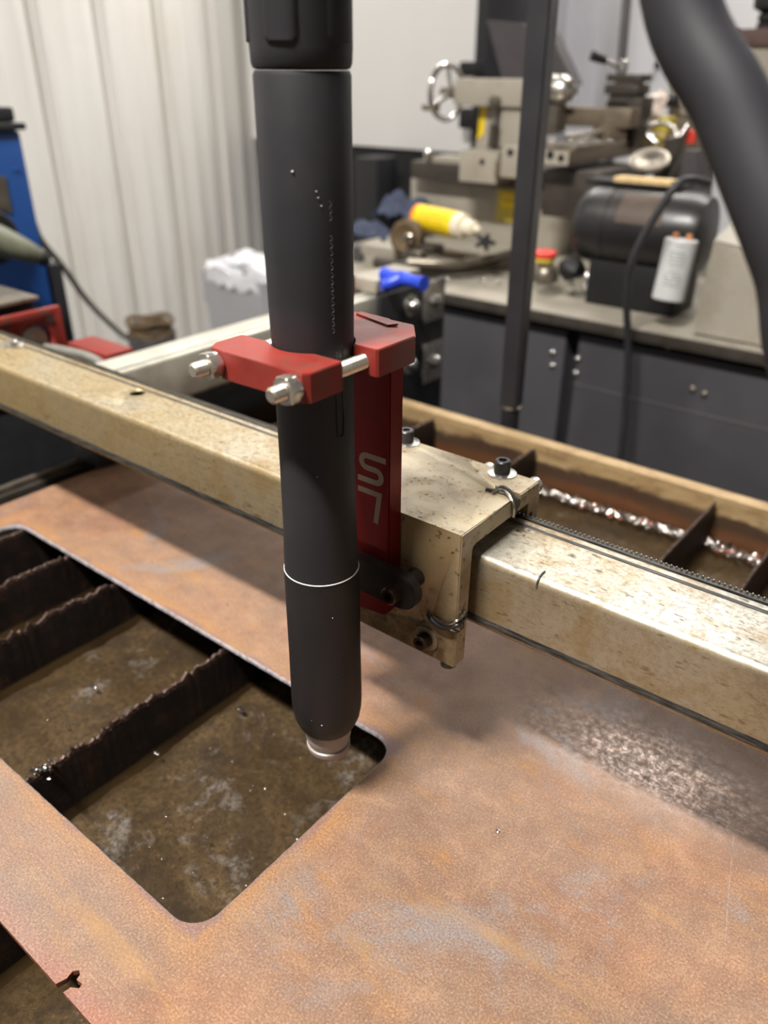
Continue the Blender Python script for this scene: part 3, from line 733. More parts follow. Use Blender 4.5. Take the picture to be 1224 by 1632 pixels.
for x in (-.0207, .0233):
    b = B(); prof = []; y = 0; L = .0435+.030; pitch = .0012; r = .0033
    while y < L: prof += [(r-.0004, y), (r, y+pitch*.45), (r, y+pitch*.55)]; y += pitch
    prof = [(r-.0010, -.0006)]+prof; 
    lathe(b, (x, -.0440, RZ), (0, 1, 0), prof, 24)
    rod = obj('threaded_rod', b, 'stain_steel', rb)
    for f in rod.data.polygons: f.use_smooth = False
    b = B(); rr = .0062; N = 36; rings = []
    for hh, cut in ((0, .88), (.0007, 1.0), (.0049, 1.0), (.0056, .88)):
        rg = []
        for k in range(N):
            a = 2*math.pi*k/N; m_ = (a % (math.pi/3))-math.pi/6; q = rr*math.cos(math.pi/6)/math.cos(m_)
            q = min(q, rr*cut*1.0 if cut < 1 else q); rg.append(b.verts.new((x+q*math.sin(a+.35), -.0324-hh, RZ+q*math.cos(a+.35))))
        rings.append(rg)
    for A_, C_ in zip(rings, rings[1:]):
        for k in range(N): b.faces.new((A_[k], A_[(k+1) % N], C_[(k+1) % N], C_[k]))
    b.faces.new(rings[0]); b.faces.new(rings[-1]); obj('hex_nut', b, 'steel', rb)

# ================================================================ PLASMA TORCH
to = thing('plasma_torch', 'black straight barrel plasma cutting torch with grey nozzle tip', 'torch', (0, 0, .02))
TORCH_SHIFT = Vector((.0018, .0014, 0))
def rot(a): return Vector((math.cos(a), math.sin(a), 0))
b = B()
lathe(b, (0, 0, 0), (0, 0, 1), [(.0166, .1516), (.0178, .1520), (.0178, .158), (.0172, .175), (.0169, .21), (.0169, .248), (.0173, .27), (.0176, .30), (.0177, .3595), (.0170, .3610)], 96)
body = obj('barrel', b, 'torch', to)
b = B(); lathe(b, (0, 0, 0), (0, 0, 1), [(.0124, .0494), (.0142, .0500), (.0160, .0532), (.0175, .0574), (.0184, .0630), (.0187, .0690), (.0184, .10), (.0183, .1480), (.0180, .1508), (.0166, .1515)], 96)
cup = obj('shield_cup', b, 'torch_low', to)
b = B(); lathe(b, (0, 0, 0), (0, 0, 1), [(.0180, .1509), (.01825, .1511), (.01825, .1514), (.0179, .1516)], 96, cap=False); obj('seam_ring', b, 'scuff', to)['label'] = 'pale worn seam line round the barrel'
b = B(); lathe(b, (0, 0, 0), (0, 0, 1), [(.0160, .3612), (.0174, .3617), (.01805, .3632), (.0183, .368), (.0184, .40), (.0180, .46), (.0150, .475), (.0096, .48)], 96)
collar = obj('grip_collar', b, 'torch', to)
for k in range(5):
    a0 = math.radians(-68+72*k); b = B(); n = 10; R0_, R1_ = .0181, .0192; pr = []
    for z, e in ((.3690, .6), (.3698, .86), (.3712, 1.0), (.42, .96), (.45, .9)):
        rows = []
        for i in range(n+1):
            a = a0+math.radians(22)*e*(2*i/n-1); f_ = 1-abs(2*i/n-1)**6
            rr = R0_+(R1_-R0_)*f_*(0 if z < .3695 else 1)
            rows.append(b.verts.new(rot(a)*rr+V(0, 0, z)))
        pr.append(rows)
    for A_, C_ in zip(pr, pr[1:]):
        for i in range(n): b.faces.new((A_[i], A_[i+1], C_[i+1], C_[i]))
    obj('grip_pad', b, 'torch', collar, smooth=True)
b = B(); lathe(b, (0, 0, 0), (0, 0, 1), [(.0050, .0292), (.0088, .0296), (.0110, .0314), (.0119, .0346), (.0120, .0366), (.0110, .0373), (.0114, .0382), (.0125, .0430), (.0125, .0494)], 64); noz = obj('nozzle_cap', b, 'nozzle', to)
b = B(); lathe(b, (0, 0, 0), (0, 0, 1), [(.0012, .0238), (.0030, .0244), (.0036, .0264), (.0048, .0290)], 32); obj('tip', b, 'copper', noz)['label'] = 'small copper tip'
# mould seam down the barrel (left), U shaped groove (right), raised marks
sa = math.atan2(-1, -.62)   # faces left-front
b = B()
for a_, z0, z1, rr in ((math.radians(198), .152, .3595, None),):
    for i in range(20):
        za, zb = z0+(z1-z0)*i/20, z0+(z1-z0)*(i+1)/20
        def rad(z):
            T = [(.1520, .0178), (.158, .0178), (.175, .0172), (.21, .0169), (.248, .0169), (.27, .0173), (.30, .0176), (.3595, .0177)]
            for (u0, r0), (u1, r1) in zip(T, T[1:]):
                if u0 <= z <= u1: return r0+(r1-r0)*(z-u0)/(u1-u0)
            return .0177
        tube(b, [rot(a_)*rad(za)+V(0, 0, za), rot(a_)*rad(zb)+V(0, 0, zb)], .00022, 6, False)
obj('mould_seam', b, 'dullscuff', body)
b = B(); a1, a2 = math.radians(-14), math.radians(-2)
pts = [rot(a1)*.01745+V(0, 0, .30), rot(a1)*.0171+V(0, 0, .262), rot(a1)*.0171+V(0, 0, .230)]
pts += [rot(a1+(a2-a1)*k/6)*.0171+V(0, 0, .226-.0018*math.sin(math.pi*k/6)) for k in range(1, 6)]
pts += [rot(a2)*.0171+V(0, 0, .230), rot(a2)*.0171+V(0, 0, .262)]
tube(b, pts[1:], .0004, 6); obj('slot_outline', b, 'groove', body)
b = B(); random.seed(5)
for i in range(17):   # row of small embossed characters, too small to read
    z = .318-.0024*i if i < 3 else .314-.0027*i; a = math.radians(-19)
    tube(b, [rot(a+.05*math.sin(q))*.01765+V(0, 0, z-.0009*math.cos(q)) for q in [k*math.pi/5 for k in range(6)]], .00011, 5, False)
o = obj('embossed_mark', b, 'dullscuff', body); o['kind'] = 'stuff'
b = B()
for i in range(5):
    z = .110-.006*i; a = math.radians(-20)
    tube(b, [rot(a+.06*math.sin(q))*.01845+V(0, 0, z-.0022*math.cos(q)) for q in [k*math.pi/5 for k in range(6)]], .00018, 5, False)
tube(b, [rot(math.radians(-12))*.01845+V(0, 0, .114), rot(math.radians(-12))*.01845+V(0, 0, .083)], .0002, 5, False)
o = obj('embossed_mark', b, 'groove', cup); o['kind'] = 'stuff'
b = B()
for (px, py, r) in ((466, 273, .0004), (583-77, 760, .0003), (497, 1148, .00035), (440, 860, .0003), (441, 1100, .0003), (504, 305, .00025), (507, 315, .0003), (512, 328, .00025), (530, 985, .00025), (513, 1156, .0005)):
    # specks lie on the front of the cylinder
    d = RT*((px-612)/FPX) + DN*((py-816)/FPX) + FW; R_ = .0179 if py < 900 else .0184
    A_ = d.x**2+d.y**2; ox, oy = CAM.x-TORCH_SHIFT.x, CAM.y-TORCH_SHIFT.y; Bq = 2*(ox*d.x+oy*d.y); Cq = ox**2+oy**2-R_**2; D = Bq*Bq-4*A_*Cq
    if D > 0:
        t_ = (-Bq-math.sqrt(D))/(2*A_); p = CAM+d*t_-TORCH_SHIFT; lump(b, p, r, (1, 1, .8))
o = obj('dust_speck', b, 'scuff', to); o['kind'] = 'stuff'
to.location = to.location+TORCH_SHIFT
# torch lead: leaves the torch top, loops over and comes down at the right
b = B()
def hp(px, py, dist): return CAM + (RT*((px-612)/FPX) + DN*((py-816)/FPX) + FW)*dist
pts = [(.0018, .0014, .4815), (.001, .001, .52), (.015, .012, .575), (.05, .02, .60), (.088, .018, .56), (.118, .010, .47), hp(1075, -60, .205), hp(1170, 180, .205), hp(1262, 420, .205), hp(1330, 640, .215), (.26, .03, .255), (.36, .08, .24), (.50, .12, .27)]
tube(b, pts, .0097, 28, True, 10)
o = obj('torch_lead', b, 'hose'); tag(o, 'thick smooth dark grey torch cable curving down at the right edge', 'cable')

# ================================================================ GANTRY SIDE RAIL, MOTOR END
ra_ = thing('side_rail', 'silver galvanised rail running back along the left of the table', 'rail', (-.475, .4, .04))
b = B(); ring = rrect(-.500, .047, -.4545, .0975, .004, 4)
prism(b, [(x, .165, z) for x, z in ring], (0, .47, 0)); obj('rail_tube', b, 'rail', ra_)
b = B(); box(b, (-.4615, .165, .0976), (-.4585, .635, .0980)); obj('wear_track', b, 'track', ra_)
b = B(); box(b, (-.505, .16, .003), (-.46, .595, .0465), .002); obj('under_frame', b, 'black', ra_)
b = B(); box(b, (-.452, .60, -.12), (-.444, .752, .098), .002); ep = obj('end_plate', b, 'black', ra_)
for (px, py) in ((655, 487), (690, 575), (652, 580)):
    p = at(px, py, 0, -.443)
    b = B(); lathe(b, (-.4439, p.y, p.z), (1, 0, 0), [(.015, 0), (.015, .002), (.010, .0022)], 28); wv = obj('washer', b, 'steel', ra_)
    b = B(); lathe(b, (-.4420, p.y, p.z), (1, 0, 0), [(.009, 0), (.009, .007), (.006, .011), (.002, .012)], 24); obj('bolt', b, 'chrome', wv)
for (x0, y0, x1, y1) in ((678, 452, 707, 505), (676, 552, 705, 600)):
    a = at(x0, y0, 0, -.44); c = at(x1, y1, 0, -.44)
    b = B(); box(b, (-.4435, a.y, c.z), (-.4405, c.y, a.z), .001); br = obj('angle_bracket', b, 'steel', ra_)
    b = B(); ym, zm = (a.y+c.y)/2, (a.z+c.z)/2; lathe(b, (-.4404, ym, zm), (1, 0, 0), [(.010, 0), (.010, .005), (.006, .009), (.001, .010)], 6); obj('bolt', b, 'chrome', br)
b = B(); box(b, (-.50, .60, .099), (-.452, .70, .118), .003); obj('cap_block', b, 'tray', ra_)
b = B(); box(b, (-.53, .53, .0985), (-.475, .585, .125), .003); o = obj('stop_block', b, 'red'); tag(o, 'red metal block on the far end of the side rail', 'block')
# blue T shaped tool resting on the block
b = B(); a = at(612, 437, 2, .127); c = at(676, 452, 2, .127); d_ = (c-a)
tube(b, [a, a+d_*.25, a+d_*.5, a+d_*.75, c], lambda s: .0085+.0012*math.cos(s*6.28*2), 16)
m_ = a+d_*.45; tube(b, [m_, m_+V(-.01, -.012, -.006), m_+V(-.016, -.022, -.008)], lambda s: .010-.003*s, 14); o = obj('t_handle_tool', b, 'bluep'); tag(o, 'bright blue T handle tool lying on the rail end', 'tool')
# red motor mount on the gantry's left end
mt = thing('motor_mount', 'red motor bracket with a round opening behind the left beam end', 'motor mount', (-.62, .19, .04))
b = B(); box(b, (-.612, .09, .066), (-.602, .232, .133), .003)
mp_ = obj('mount_plate', b, 'red', mt)
boolean(mp_, [mk(cyl, (-.63, .196, .100), (-.59, .196, .100), .0195, 32)])
b = B(); cyl(b, (-.625, .196, .100), (-.606, .196, .100), .0175, 32, .002); obj('pulley', b, 'iron', mt)
b = B(); box(b, (-.72, .10, .02), (-.626, .215, .139), .004); obj('motor_body', b, 'cabdark', mt)
b = B(); box(b, (-.722, .098, .1392), (-.616, .217, .1440), .002); obj('motor_lid', b, 'iron', mt)
for y, z in ((.216, .121), (.105, .121)):
    b = B(); cyl(b, (-.6018, y, z), (-.6003, y, z), .004, 16); obj('screw', b, 'blackox', mt)
bt_ = thing('belt_pulley_unit', 'dark pulley cover with grey curved band and red block by the rail', 'pulley', (-.53, .27, .05))
p0 = at(105, 560, 0, -.56); 
b = B(); tube(b, [(-.596, .202, .0935), (-.562, .208, .0945), (-.530, .216, .0915), (-.514, .222, .080), (-.509, .224, .060), (-.509, .224, .035)], .0048, 10); obj('belt_band', b, 'cable', bt_)
b = B(); prism(b, [(-.598, .192, .02), (-.528, .192, .02), (-.515, .206, .02), (-.516, .220, .02), (-.598, .220, .02)], (0, 0, .065), .003); obj('cover', b, 'black', bt_)
b = B(); box(b, (-.607, .232, .02), (-.530, .268, .0905), .002); obj('block', b, 'red', bt_)
b = B(); cyl(b, (-.521, .199, .066), (-.511, .199, .066), .008, 20, .002); obj('roller', b, 'steel', bt_)
# things under the left end, seen between beam and table edge
b = B(); box(b, (-.66, -.1, -.40), (-.60, .9, -.36), .004); o = obj('floor_beam', b, 'black'); tag(o, 'black square frame tube under the left end of the beam', 'frame')
b = B(); p = at(110, 722, 2, -.40); lump(b, (p.x, p.y, -.40), .012, (1.2, 1, .8), 2, .1)  # unidentified blue spot, built as a plastic lump
o = obj('blue_lump', b, 'bluep'); tag(o, 'small unidentified blue lump in the dark below the beam', 'rag')
bx = at(335, 630, 2, .0)
b = B(); box(b, (bx.x-.05, bx.y-.005, -.07), (bx.x+.02, bx.y+.05, .0), .003); o = obj('white_box', b, 'white'); tag(o, 'small white block under the side rail', 'block')

# ================================================================ MAST
ms = thing('hose_mast', 'black upright mast standing just behind the water table', 'mast', (-.212, .56, FLOOR))
b = B(); lathe(b, (-.212, .56, FLOOR), (0, 0, 1), [(.0108, 0), (.0108, .87)], 28); obj('lower_pole', b, 'post', ms)
b = B(); lathe(b, (-.212, .56, .010), (0, 0, 1), [(.0115, 0), (.0125, .0006), (.0125, .0028), (.0115, .0034)], 28); obj('joint_ring', b, 'iron', ms)
b = B(); s0 = .0112; s1 = .0145
q = math.radians(8)
lo = [V(-.212+s0*math.cos(a+q)*1.35, .56+s0*math.sin(a+q)*1.35, .0135) for a in [math.pi/4+k*math.pi/2 for k in range(4)]]
hi = [V(-.219+s1*math.cos(a+q)*1.35, .56+s1*math.sin(a+q)*1.35, 1.3) for a in [math.pi/4+k*math.pi/2 for k in range(4)]]
A_ = [b.verts.new(v) for v in lo]; C_ = [b.verts.new(v) for v in hi]
for k in range(4): b.faces.new((A_[k], A_[(k+1) % 4], C_[(k+1) % 4], C_[k]))
b.faces.new(A_); b.faces.new(C_); bmesh.ops.bevel(b, geom=[e for e in b.edges if abs(e.verts[0].co.z-e.verts[1].co.z) > .5], offset=.002, segments=2, affect='EDGES')
obj('upper_pole', b, 'post', ms)

# ================================================================ BENCH
BT = .004
be = thing('workbench', 'long workbench with grey tray top and dark cabinet under the lathe', 'workbench', (-.1, 1.35, FLOOR))
BX0, BX1 = -1.06, 1.0
obj('tray_top', mk(box, (BX0, 1.0, -.008), (BX1, 1.85, BT), .002), 'tray', be)
obj('front_lip', mk(box, (BX0, .9980, -.016), (BX1, .9999, BT-.002), .0005), 'lathe_d', be)  # dark colour stands in for the shade on the lip front
xg = at(903, 620, 1, 1.02).x
obj('cabinet_front', mk(box, (BX0+.01, 1.02, FLOOR+.02), (xg-.012, 1.80, -.030), .003), 'cab', be)
obj('cabinet_front', mk(box, (xg+.012, 1.02, FLOOR+.02), (BX1-.01, 1.80, -.030), .003), 'cab', be)
obj('cabinet_gap', mk(box, (xg-.0118, 1.05, FLOOR+.02), (xg+.0118, 1.79, -.031)), 'cabdark', be)
def seam(z): obj('panel_seam', mk(box, (xg+.013, 1.0185, z-.001), (BX1-.012, 1.0199, z+.001)), 'dullscuff', be)
seam(-.118); seam(-.30)
for px, py in ((880, 563), (880, 584), (920, 573), (917, 596), (1065, 554), (1103, 621), (1122, 629)):
    p = at(px, py, 1, 1.018); b = B(); lathe(b, (p.x, 1.0198, p.z), (0, -1, 0), [(.0052, 0), (.005, .002), (.003, .0036)], 16); obj('screw', b, 'chrome' if px < 950 else 'iron', be)

# ================================================================ LATHE
la = thing('metal_lathe', 'beige grey metal lathe with handwheel on the bench', 'lathe', (-.6, 1.45, BT))
def pb(name, x0, y0, x1, y1, Y, depth, mat='lathe', bev=.003, parent=None):
    b = B(); boxpx(b, x0, y0, x1, y1, Y, depth, bev); return obj(name, b, mat, parent or la)
ped = pb('pedestal', 655, 268, 905, 372, 1.36, .22, 'lathe')
b = B(); a = at(650, 372, 1, 1.34); c = at(905, 420, 1, 1.34); box(b, (a.x, 1.30, BT), (c.x+.2, 1.62, a.z), .004); obj('base_casting', b, 'lathe', la)
pb('bed', 655, 256, 950, 284, 1.32, .25, 'lathe_d')
pb('end_slide', 733, 238, 790, 289, 1.26, .06)
p = at(768, 258, 1, 1.259); b = B(); lathe(b, (p.x, 1.2598, p.z), (0, -1, 0), [(.006, 0), (.006, .001)], 16); obj('keyhole', b, 'groove', la)
pb('end_cap', 800, 233, 832, 283, 1.25, .08)
p = at(813, 243, 1, 1.249); b = B(); lathe(b, (p.x, 1.2498, p.z), (0, -1, 0), [(.007, 0), (.007, .001)], 16); obj('keyhole', b, 'groove', la)
pb('guard_strip', 789, 255, 834, 283, 1.256, .05, 'oliv')
# tailstock with handwheel
ts = pb('tailstock', 724, 125, 830, 168, 1.30, .09)
# tailstock foot
b = B(); P_ = [at(x, y, 1, 1.31) for x, y in ((800, 168), (832, 168), (832, 236), (785, 236))]; prism(b, P_, (0, .07, 0), .003); obj('tailstock_foot', b, 'lathe', la)
b = B(); P_ = [at(x, y, 1, 1.33) for x, y in ((768, 168), (792, 168), (785, 240), (755, 240))]; prism(b, P_, (0, .05, 0), .003); obj('tailstock_column', b, 'lathe', la)
b = B(); P_ = [at(x, y, 1, 1.328) for x, y in ((765, 168), (775, 168), (770, 214), (760, 222))]; prism(b, P_, (0, .002, 0)); sc_ = obj('scale_strip', b, 'yellow', la)
for k in range(9):
    p = at(768-k*.7, 173+k*5, 1, 1.3275); b = B(); box(b, (p.x-.004, 1.3268, p.z-.0007), (p.x+.004, 1.3279, p.z+.0007)); obj('scale_mark', b, 'groove', sc_)
b = B(); a = at(792, 168, 1, 1.295); c = at(783, 236, 1, 1.285); tube(b, [a, a+(c-a)*.5, c], lambda s: .005 if s < .4 else .009, 14); obj('lock_lever', b, 'lathe_d', la)
b = B(); lathe(b, at(791, 163, 1, 1.30), (0, -1, 0), [(.012, 0), (.012, .012), (.006, .018)], 20); obj('lock_boss', b, 'iron', la)
# handwheel: rim, three spokes, hub, crank
hc = at(712, 147, 1, 1.345); hx = V(-1, .12, 0).normalized(); u, v, d = frame(hx); R_ = .052
b = B(); n = 40; tube(b, [hc+(u*math.cos(2*math.pi*k/n)+v*math.sin(2*math.pi*k/n))*R_ for k in range(n+1)], .0058, 10, False); hw = obj('handwheel', b, 'chrome', la)
for k in range(3):
    a = 2*math.pi*k/3+.5; b = B(); e = u*math.cos(a)+v*math.sin(a); tube(b, [hc-hx*.01+e*.008, hc-hx*.004+e*.03, hc+e*R_], .0052, 8); obj('spoke', b, 'chrome', hw)
b = B(); cyl(b, hc-hx*.06, hc+hx*.012, .011, 20, .002); obj('hub', b, 'iron', hw)
b = B(); e = (-v*.9-u*.3).normalized() if True else v
cr = at(699, 172, 1, 1.32); cyl(b, cr, cr+hx*.045, .0062, 16, .001); obj('crank_handle', b, 'iron', hw)
# chuck
cc = at(868, 143, 1, 1.38); cx_ = V(1, 0, .0)
b = B(); lathe(b, cc, cx_, [(.020, -.03), (.028, -.028), (.028, 0), (.024, .002), (.028, .004), (.028, .022), (.022, .026), (.027, .030), (.027, .045), (.016, .06), (.006, .066)], 28); obj('chuck', b, 'steel', la)
for k in range(3):
    a = 2*math.pi*k/3; b = B(); e = V(0, math.cos(a), math.sin(a)); box(b, (-.006, -.006, -.008), (.006, .006, .008), .001)
    b.transform(Matrix.Translation(cc+V(.058, 0, 0)+e*.012)); obj('chuck_jaw', b, 'iron', la)
b = B(); P_ = [at(x, y, 1, 1.36) for x, y in ((868, 168), (890, 168), (886, 215), (870, 215))]; prism(b, P_, (0, .04, 0), .002); obj('chuck_support', b, 'iron', la)
# table (long T-slot cross slide running backwards)
X0t, X1t = -.552, -.492; zt = at(905, 241, 1, 1.2).z; zb = at(905, 265, 1, 1.2).z
b = B(); box(b, (X0t, 1.20, zb), (X1t, 1.66, zt), .002); tt = obj('cross_slide', b, 'oliv', la)
b = B(); box(b, (X0t+.0005, 1.1990, zb+.001), (X1t-.0005, 1.1999, zt-.001)); obj('slide_end_face', b, 'lathe', tt)
for px, py, r in ((877, 247, .0075), (894, 252, .0065)):
    p = at(px, py, 1, 1.1985); b = B(); lathe(b, (p.x, 1.1989, p.z), (0, -1, 0), [(r, 0), (r, .001)], 18); obj('slide_hole', b, 'groove', tt)
b = B(); box(b, (X0t-.05, 1.22, zt+.0003), (X1t+.0, 1.66, zt+.006), .001); obj('slide_top', b, 'iron', tt)
pb('apron', 868, 268, 948, 345, 1.24, .20, 'lathe_d', .006)
# compound and tool post
pb('compound_bar', 890, 170, 1003, 200, 1.40, .05, 'oliv')
b = B(); p = at(968, 222, 1, 1.42); lathe(b, p, (0, 0, 1), [(.034, 0), (.036, .008), (.036, .014), (.030, .016), (.030, .028)], 32); obj('swivel_disc', b, 'oliv', la)
tp_ = at(990, 200, 1, 1.46)
for (x0, y0, x1, y1, m_) in ((966, 162, 1010, 235, 'lathe_d'), (970, 152, 1004, 170, 'lathe_d'), (964, 134, 1016, 150, 'lathe_d'), (972, 148, 1010, 156, 'groove'), (967, 118, 1020, 130, 'lathe_d'), (980, 128, 1008, 136, 'iron'), (1000, 155, 1020, 185, 'lathe_d')):
    pb('tool_post_block', x0, y0, x1, y1, 1.46 if x1 < 1015 else 1.455, .06, m_, .002)
b = B(); a = at(994, 110, 1, 1.455); c = at(966, 97, 1, 1.43); e = at(942, 88, 1, 1.41); tube(b, [a, c], .0042, 12, False); lv = obj('post_lever', b, 'chrome', la)
b = B(); tube(b, [c, e], lambda s: .0075+.002*s, 14, False); obj('lever_grip', b, 'groove', lv)
b = B(); cyl(b, a-V(0, 0, .006), a+V(0, 0, .016), .0075, 16, .002); obj('lever_boss', b, 'chrome', lv)
# chips and spanner on the slide, chrome wheel at its end
b = B(); random.seed(3)
for k in range(150):
    p = V(random.uniform(X0t-.02, X1t-.003), random.uniform(1.22, 1.60), zt+.0095); r = random.uniform(.0012, .0032)
    lump(b, p, r, (random.uniform(.6, 2.5), 1, .6), 1, .4)
o = obj('metal_chips', b, 'chrome'); tag(o, 'shiny metal shavings scattered over the lathe cross slide', 'shavings', kind='stuff')
b = B(); a = V(X1t-.035, 1.23, zt+.020); tube(b, [a, a+V(.01, .07, .002), a+V(.005, .15, .002), a+V(.0, .2, .004)], lambda s: .005+.005*abs(2*s-1)**3, 10); o = obj('spanner', b, 'steel'); tag(o, 'chrome spanner lying on the cross slide', 'spanner')
wc = at(1047, 228, 1, 1.52); b = B(); tube(b, [wc+V(math.cos(a)*.042, .01*math.sin(a), math.sin(a)*.036) for a in [2*math.pi*k/30 for k in range(31)]], .0045, 10, False); o = obj('feed_wheel', b, 'steel', la)
for k in range(3):
    a = k*2.09+.4; b = B(); tube(b, [wc, wc+V(math.cos(a)*.042, 0, math.sin(a)*.036)], .004, 8, False); obj('spoke', b, 'chrome', o)
b = B(); p = at(683, 253, 1, 1.33); lathe(b, p-V(0, 0, .006), (0, 0, 1), [(.008, 0), (.009, .006), (.011, .014), (.009, .022), (.002, .026)], 20); o = obj('steel_knob', b, 'chrome', la)
pb('bed_end_block', 690, 248, 733, 262, 1.33, .05, 'tray', .003)
pb('oil_label_plate', 793, 300, 840, 352, 1.355, .004, 'ylight', .001)
o = pb('warning_label', 800, 308, 832, 330, 1.3535, .0012, 'yellow', 0)
b = B()
for k in range(3):
    p = at(806+k*8, 319, 1, 1.3525); tube(b, [(p.x-.002, 1.3530, p.z-.005), (p.x+.002, 1.3530, p.z+.005), (p.x+.003, 1.3530, p.z-.004)], .0008, 5, False)
obj('label_print', b, 'print', o)

# dark chip guard hood behind the tailstock and mast
b = B(); P_ = [at(x, y, 1, 1.62) for x, y in ((775, 32), (830, 38), (876, 52), (914, 135), (830, 150), (800, 126))]
prism(b, P_, (.0, .05, 0), .002); o = obj('chip_guard', b, 'hood'); tag(o, 'dark slanted sheet metal guard behind the lathe tailstock', 'guard')
b = B(); a = at(989, 118, 1, 1.75); c = at(1004, -60, 1, 1.80); tube(b, [a-V(0, 0, .2), a, c], .0105, 14, False); o = obj('lamp_stalk', b, 'hood'); tag(o, 'dark upright stalk rising behind the tool post', 'stalk')

# items right of the lathe
b = B()
for k in range(9): 
    p = at(1046+random.uniform(-7, 7), 168+random.uniform(-14, 14), 1, 1.62); lump(b, p, random.uniform(.012, .022), (1, .7, 1), 1, .35)
o = obj('crumpled_wrapper', b, 'pink'); tag(o, 'crumpled pale wrapper beside the tool post', 'wrapper')
b = B(); boxpx(b, 1038, 186, 1062, 212, 1.62, .05, .002); o = obj('yellow_box', b, 'ylight'); tag(o, 'small yellow box under the crumpled wrapper', 'box')
b = B(); boxpx(b, 1042, 216, 1054, 232, 1.56, .02, .002); o = obj('yellow_tag', b, 'yellow'); tag(o, 'small yellow tag seen through the chrome wheel', 'tag')
b = B(); boxpx(b, 1064, 185, 1130, 262, 1.75, .2, .006); hs = thing('headstock', 'grey gearbox block with dark spindle partly behind the cable', 'gearbox', at(1100, 262, 1, 1.75)); obj('gearbox', b, 'oliv', hs)
b = B(); a = at(1064, 262, 1, 1.75); c = at(1130, 262, 1, 1.75); box(b, (a.x+.01, 1.76, BT+.0005), (c.x-.01, 1.84, a.z-.0005), .003); obj('gearbox_foot', b, 'lathe_d', hs)
b = B(); P_ = [at(x, y, 1, 1.75) for x, y in ((1064, 185), (1064, 150), (1072, 120), (1120, 110), (1120, 185))]; prism(b, P_, (0, .18, 0), .004); obj('gear_cover', b, 'lathe', hs)
b = B(); p = at(1074, 160, 1, 1.72); cyl(b, p-V(.035, 0, 0), p+V(.01, 0, 0), .013, 18, .002); obj('spindle', b, 'groove', hs)
b = B(); boxpx(b, 1085, 206, 1106, 228, 1.5, .02, .004); o = obj('red_cap', b, 'redp'); tag(o, 'small orange red cap at the edge of the dark cable', 'cap')
b = B(); a = at(1072, 238, 1, 1.45); c = at(1098, 200, 1, 1.5); tube(b, [a, c], .0055, 12, False); o = obj('steel_lever', b, 'chrome'); tag(o, 'short bright steel lever beside the red cap', 'lever')
# milling machine corner
mi = thing('milling_machine', 'beige milling head with brown band at top right corner', 'milling machine', at(1260, 250, 1, 1.65))
pb('head', 1165, 68, 1500, 250, 1.65, .3, 'lathe', .004, mi)
pb('band', 1165, 46, 1500, 69, 1.64, .32, 'brownp', .003, mi)
b = B(); p = at(1222, 45, 1, 1.68); lathe(b, p, (0, 0, 1), [(.02, 0), (.02, .008), (.016, .010), (.02, .014), (.02, .022), (.016, .026), (.032, .034), (.034, .06), (.03, .075)], 24); obj('knob', b, 'groove', mi)

# ================================================================ MOTOR WITH CAPACITOR
MY = 1.10; mz = at(1000, 365, 1, MY+.02).z; mr = .064
mxl = at(917, 365, 1, MY+.02).x; mxr = at(1125, 365, 1, MY+.02).x
mo = thing('electric_motor', 'round black electric motor lying on the bench', 'motor', (-.3, MY+.02, BT))
ax = V(1, .0, 0)
b = B(); c0 = V(mxl, MY+.04, mz); L = mxr-mxl
lathe(b, c0, ax, [(.020, 0), (.040, .003), (.055, .010), (.062, .020), (.064, .034), (.064, .066), (.0625, .0665), (.0625, .0705), (.064, .071), (.064, L-.02), (.058, L-.004), (.03, L)], 56); obj('housing', b, 'motor', mo)
b = B(); a = at(1008, 338, 1, MY-.022); c = at(1082, 372, 1, MY-.022)
pts = []
for i in range(9):
    an = math.radians(125-i*6); pts.append((c0.y+.0648*math.cos(an+0)*-1*-1, c0.z+.0648*math.sin(an)))
V0 = []
for i in range(9):
    an = math.radians(118+i*6); y = c0.y+.0652*math.cos(an); z = c0.z+.0652*math.sin(an); V0.append((b.verts.new((c0.x+.088, y, z)), b.verts.new((c0.x+.165, y, z)), b.verts.new((c0.x+.088, y-(y-c0.y)*.03, z-(z-c0.z)*.03)), b.verts.new((c0.x+.165, y-(y-c0.y)*.03, z-(z-c0.z)*.03))))
for p, q in zip(V0, V0[1:]):
    b.faces.new((p[0], p[1], q[1], q[0])); b.faces.new((p[0], q[0], q[2], p[2])); b.faces.new((p[1], q[1], q[3], p[3])); b.faces.new((p[2], p[3], q[3], q[2]))
obj('nameplate', b, 'plate_n', mo)
b = B(); box(b, (c0.x+.045, c0.y-.045, BT+.0006), (c0.x+L-.02, c0.y+.05, c0.z-mr*.8), .003); obj('foot', b, 'groove', mo)
b = B(); box(b, (c0.x+.005, c0.y-.01, c0.z+mr+.001), (c0.x+.17, c0.y+.05, c0.z+mr+.008), .002); obj('top_bar', b, 'groove', mo)
ca = at(1087, 381, 1, 1.035); cb_ = at(1064, 478, 1, 1.025)
ca_t = thing('capacitor', 'white printed capacitor cylinder standing against the black motor', 'capacitor', cb_)
b = B(); cyl(b, cb_, ca, .0245, 32, .002); obj('can', b, 'capac', ca_t)
axd = (ca-cb_).normalized(); u, v, d = frame(axd)
tocam = (CAM-ca); tocam = (tocam-axd*tocam.dot(axd)).normalized(); side = axd.cross(tocam).normalized()
LEN = (ca-cb_).length
b = B()
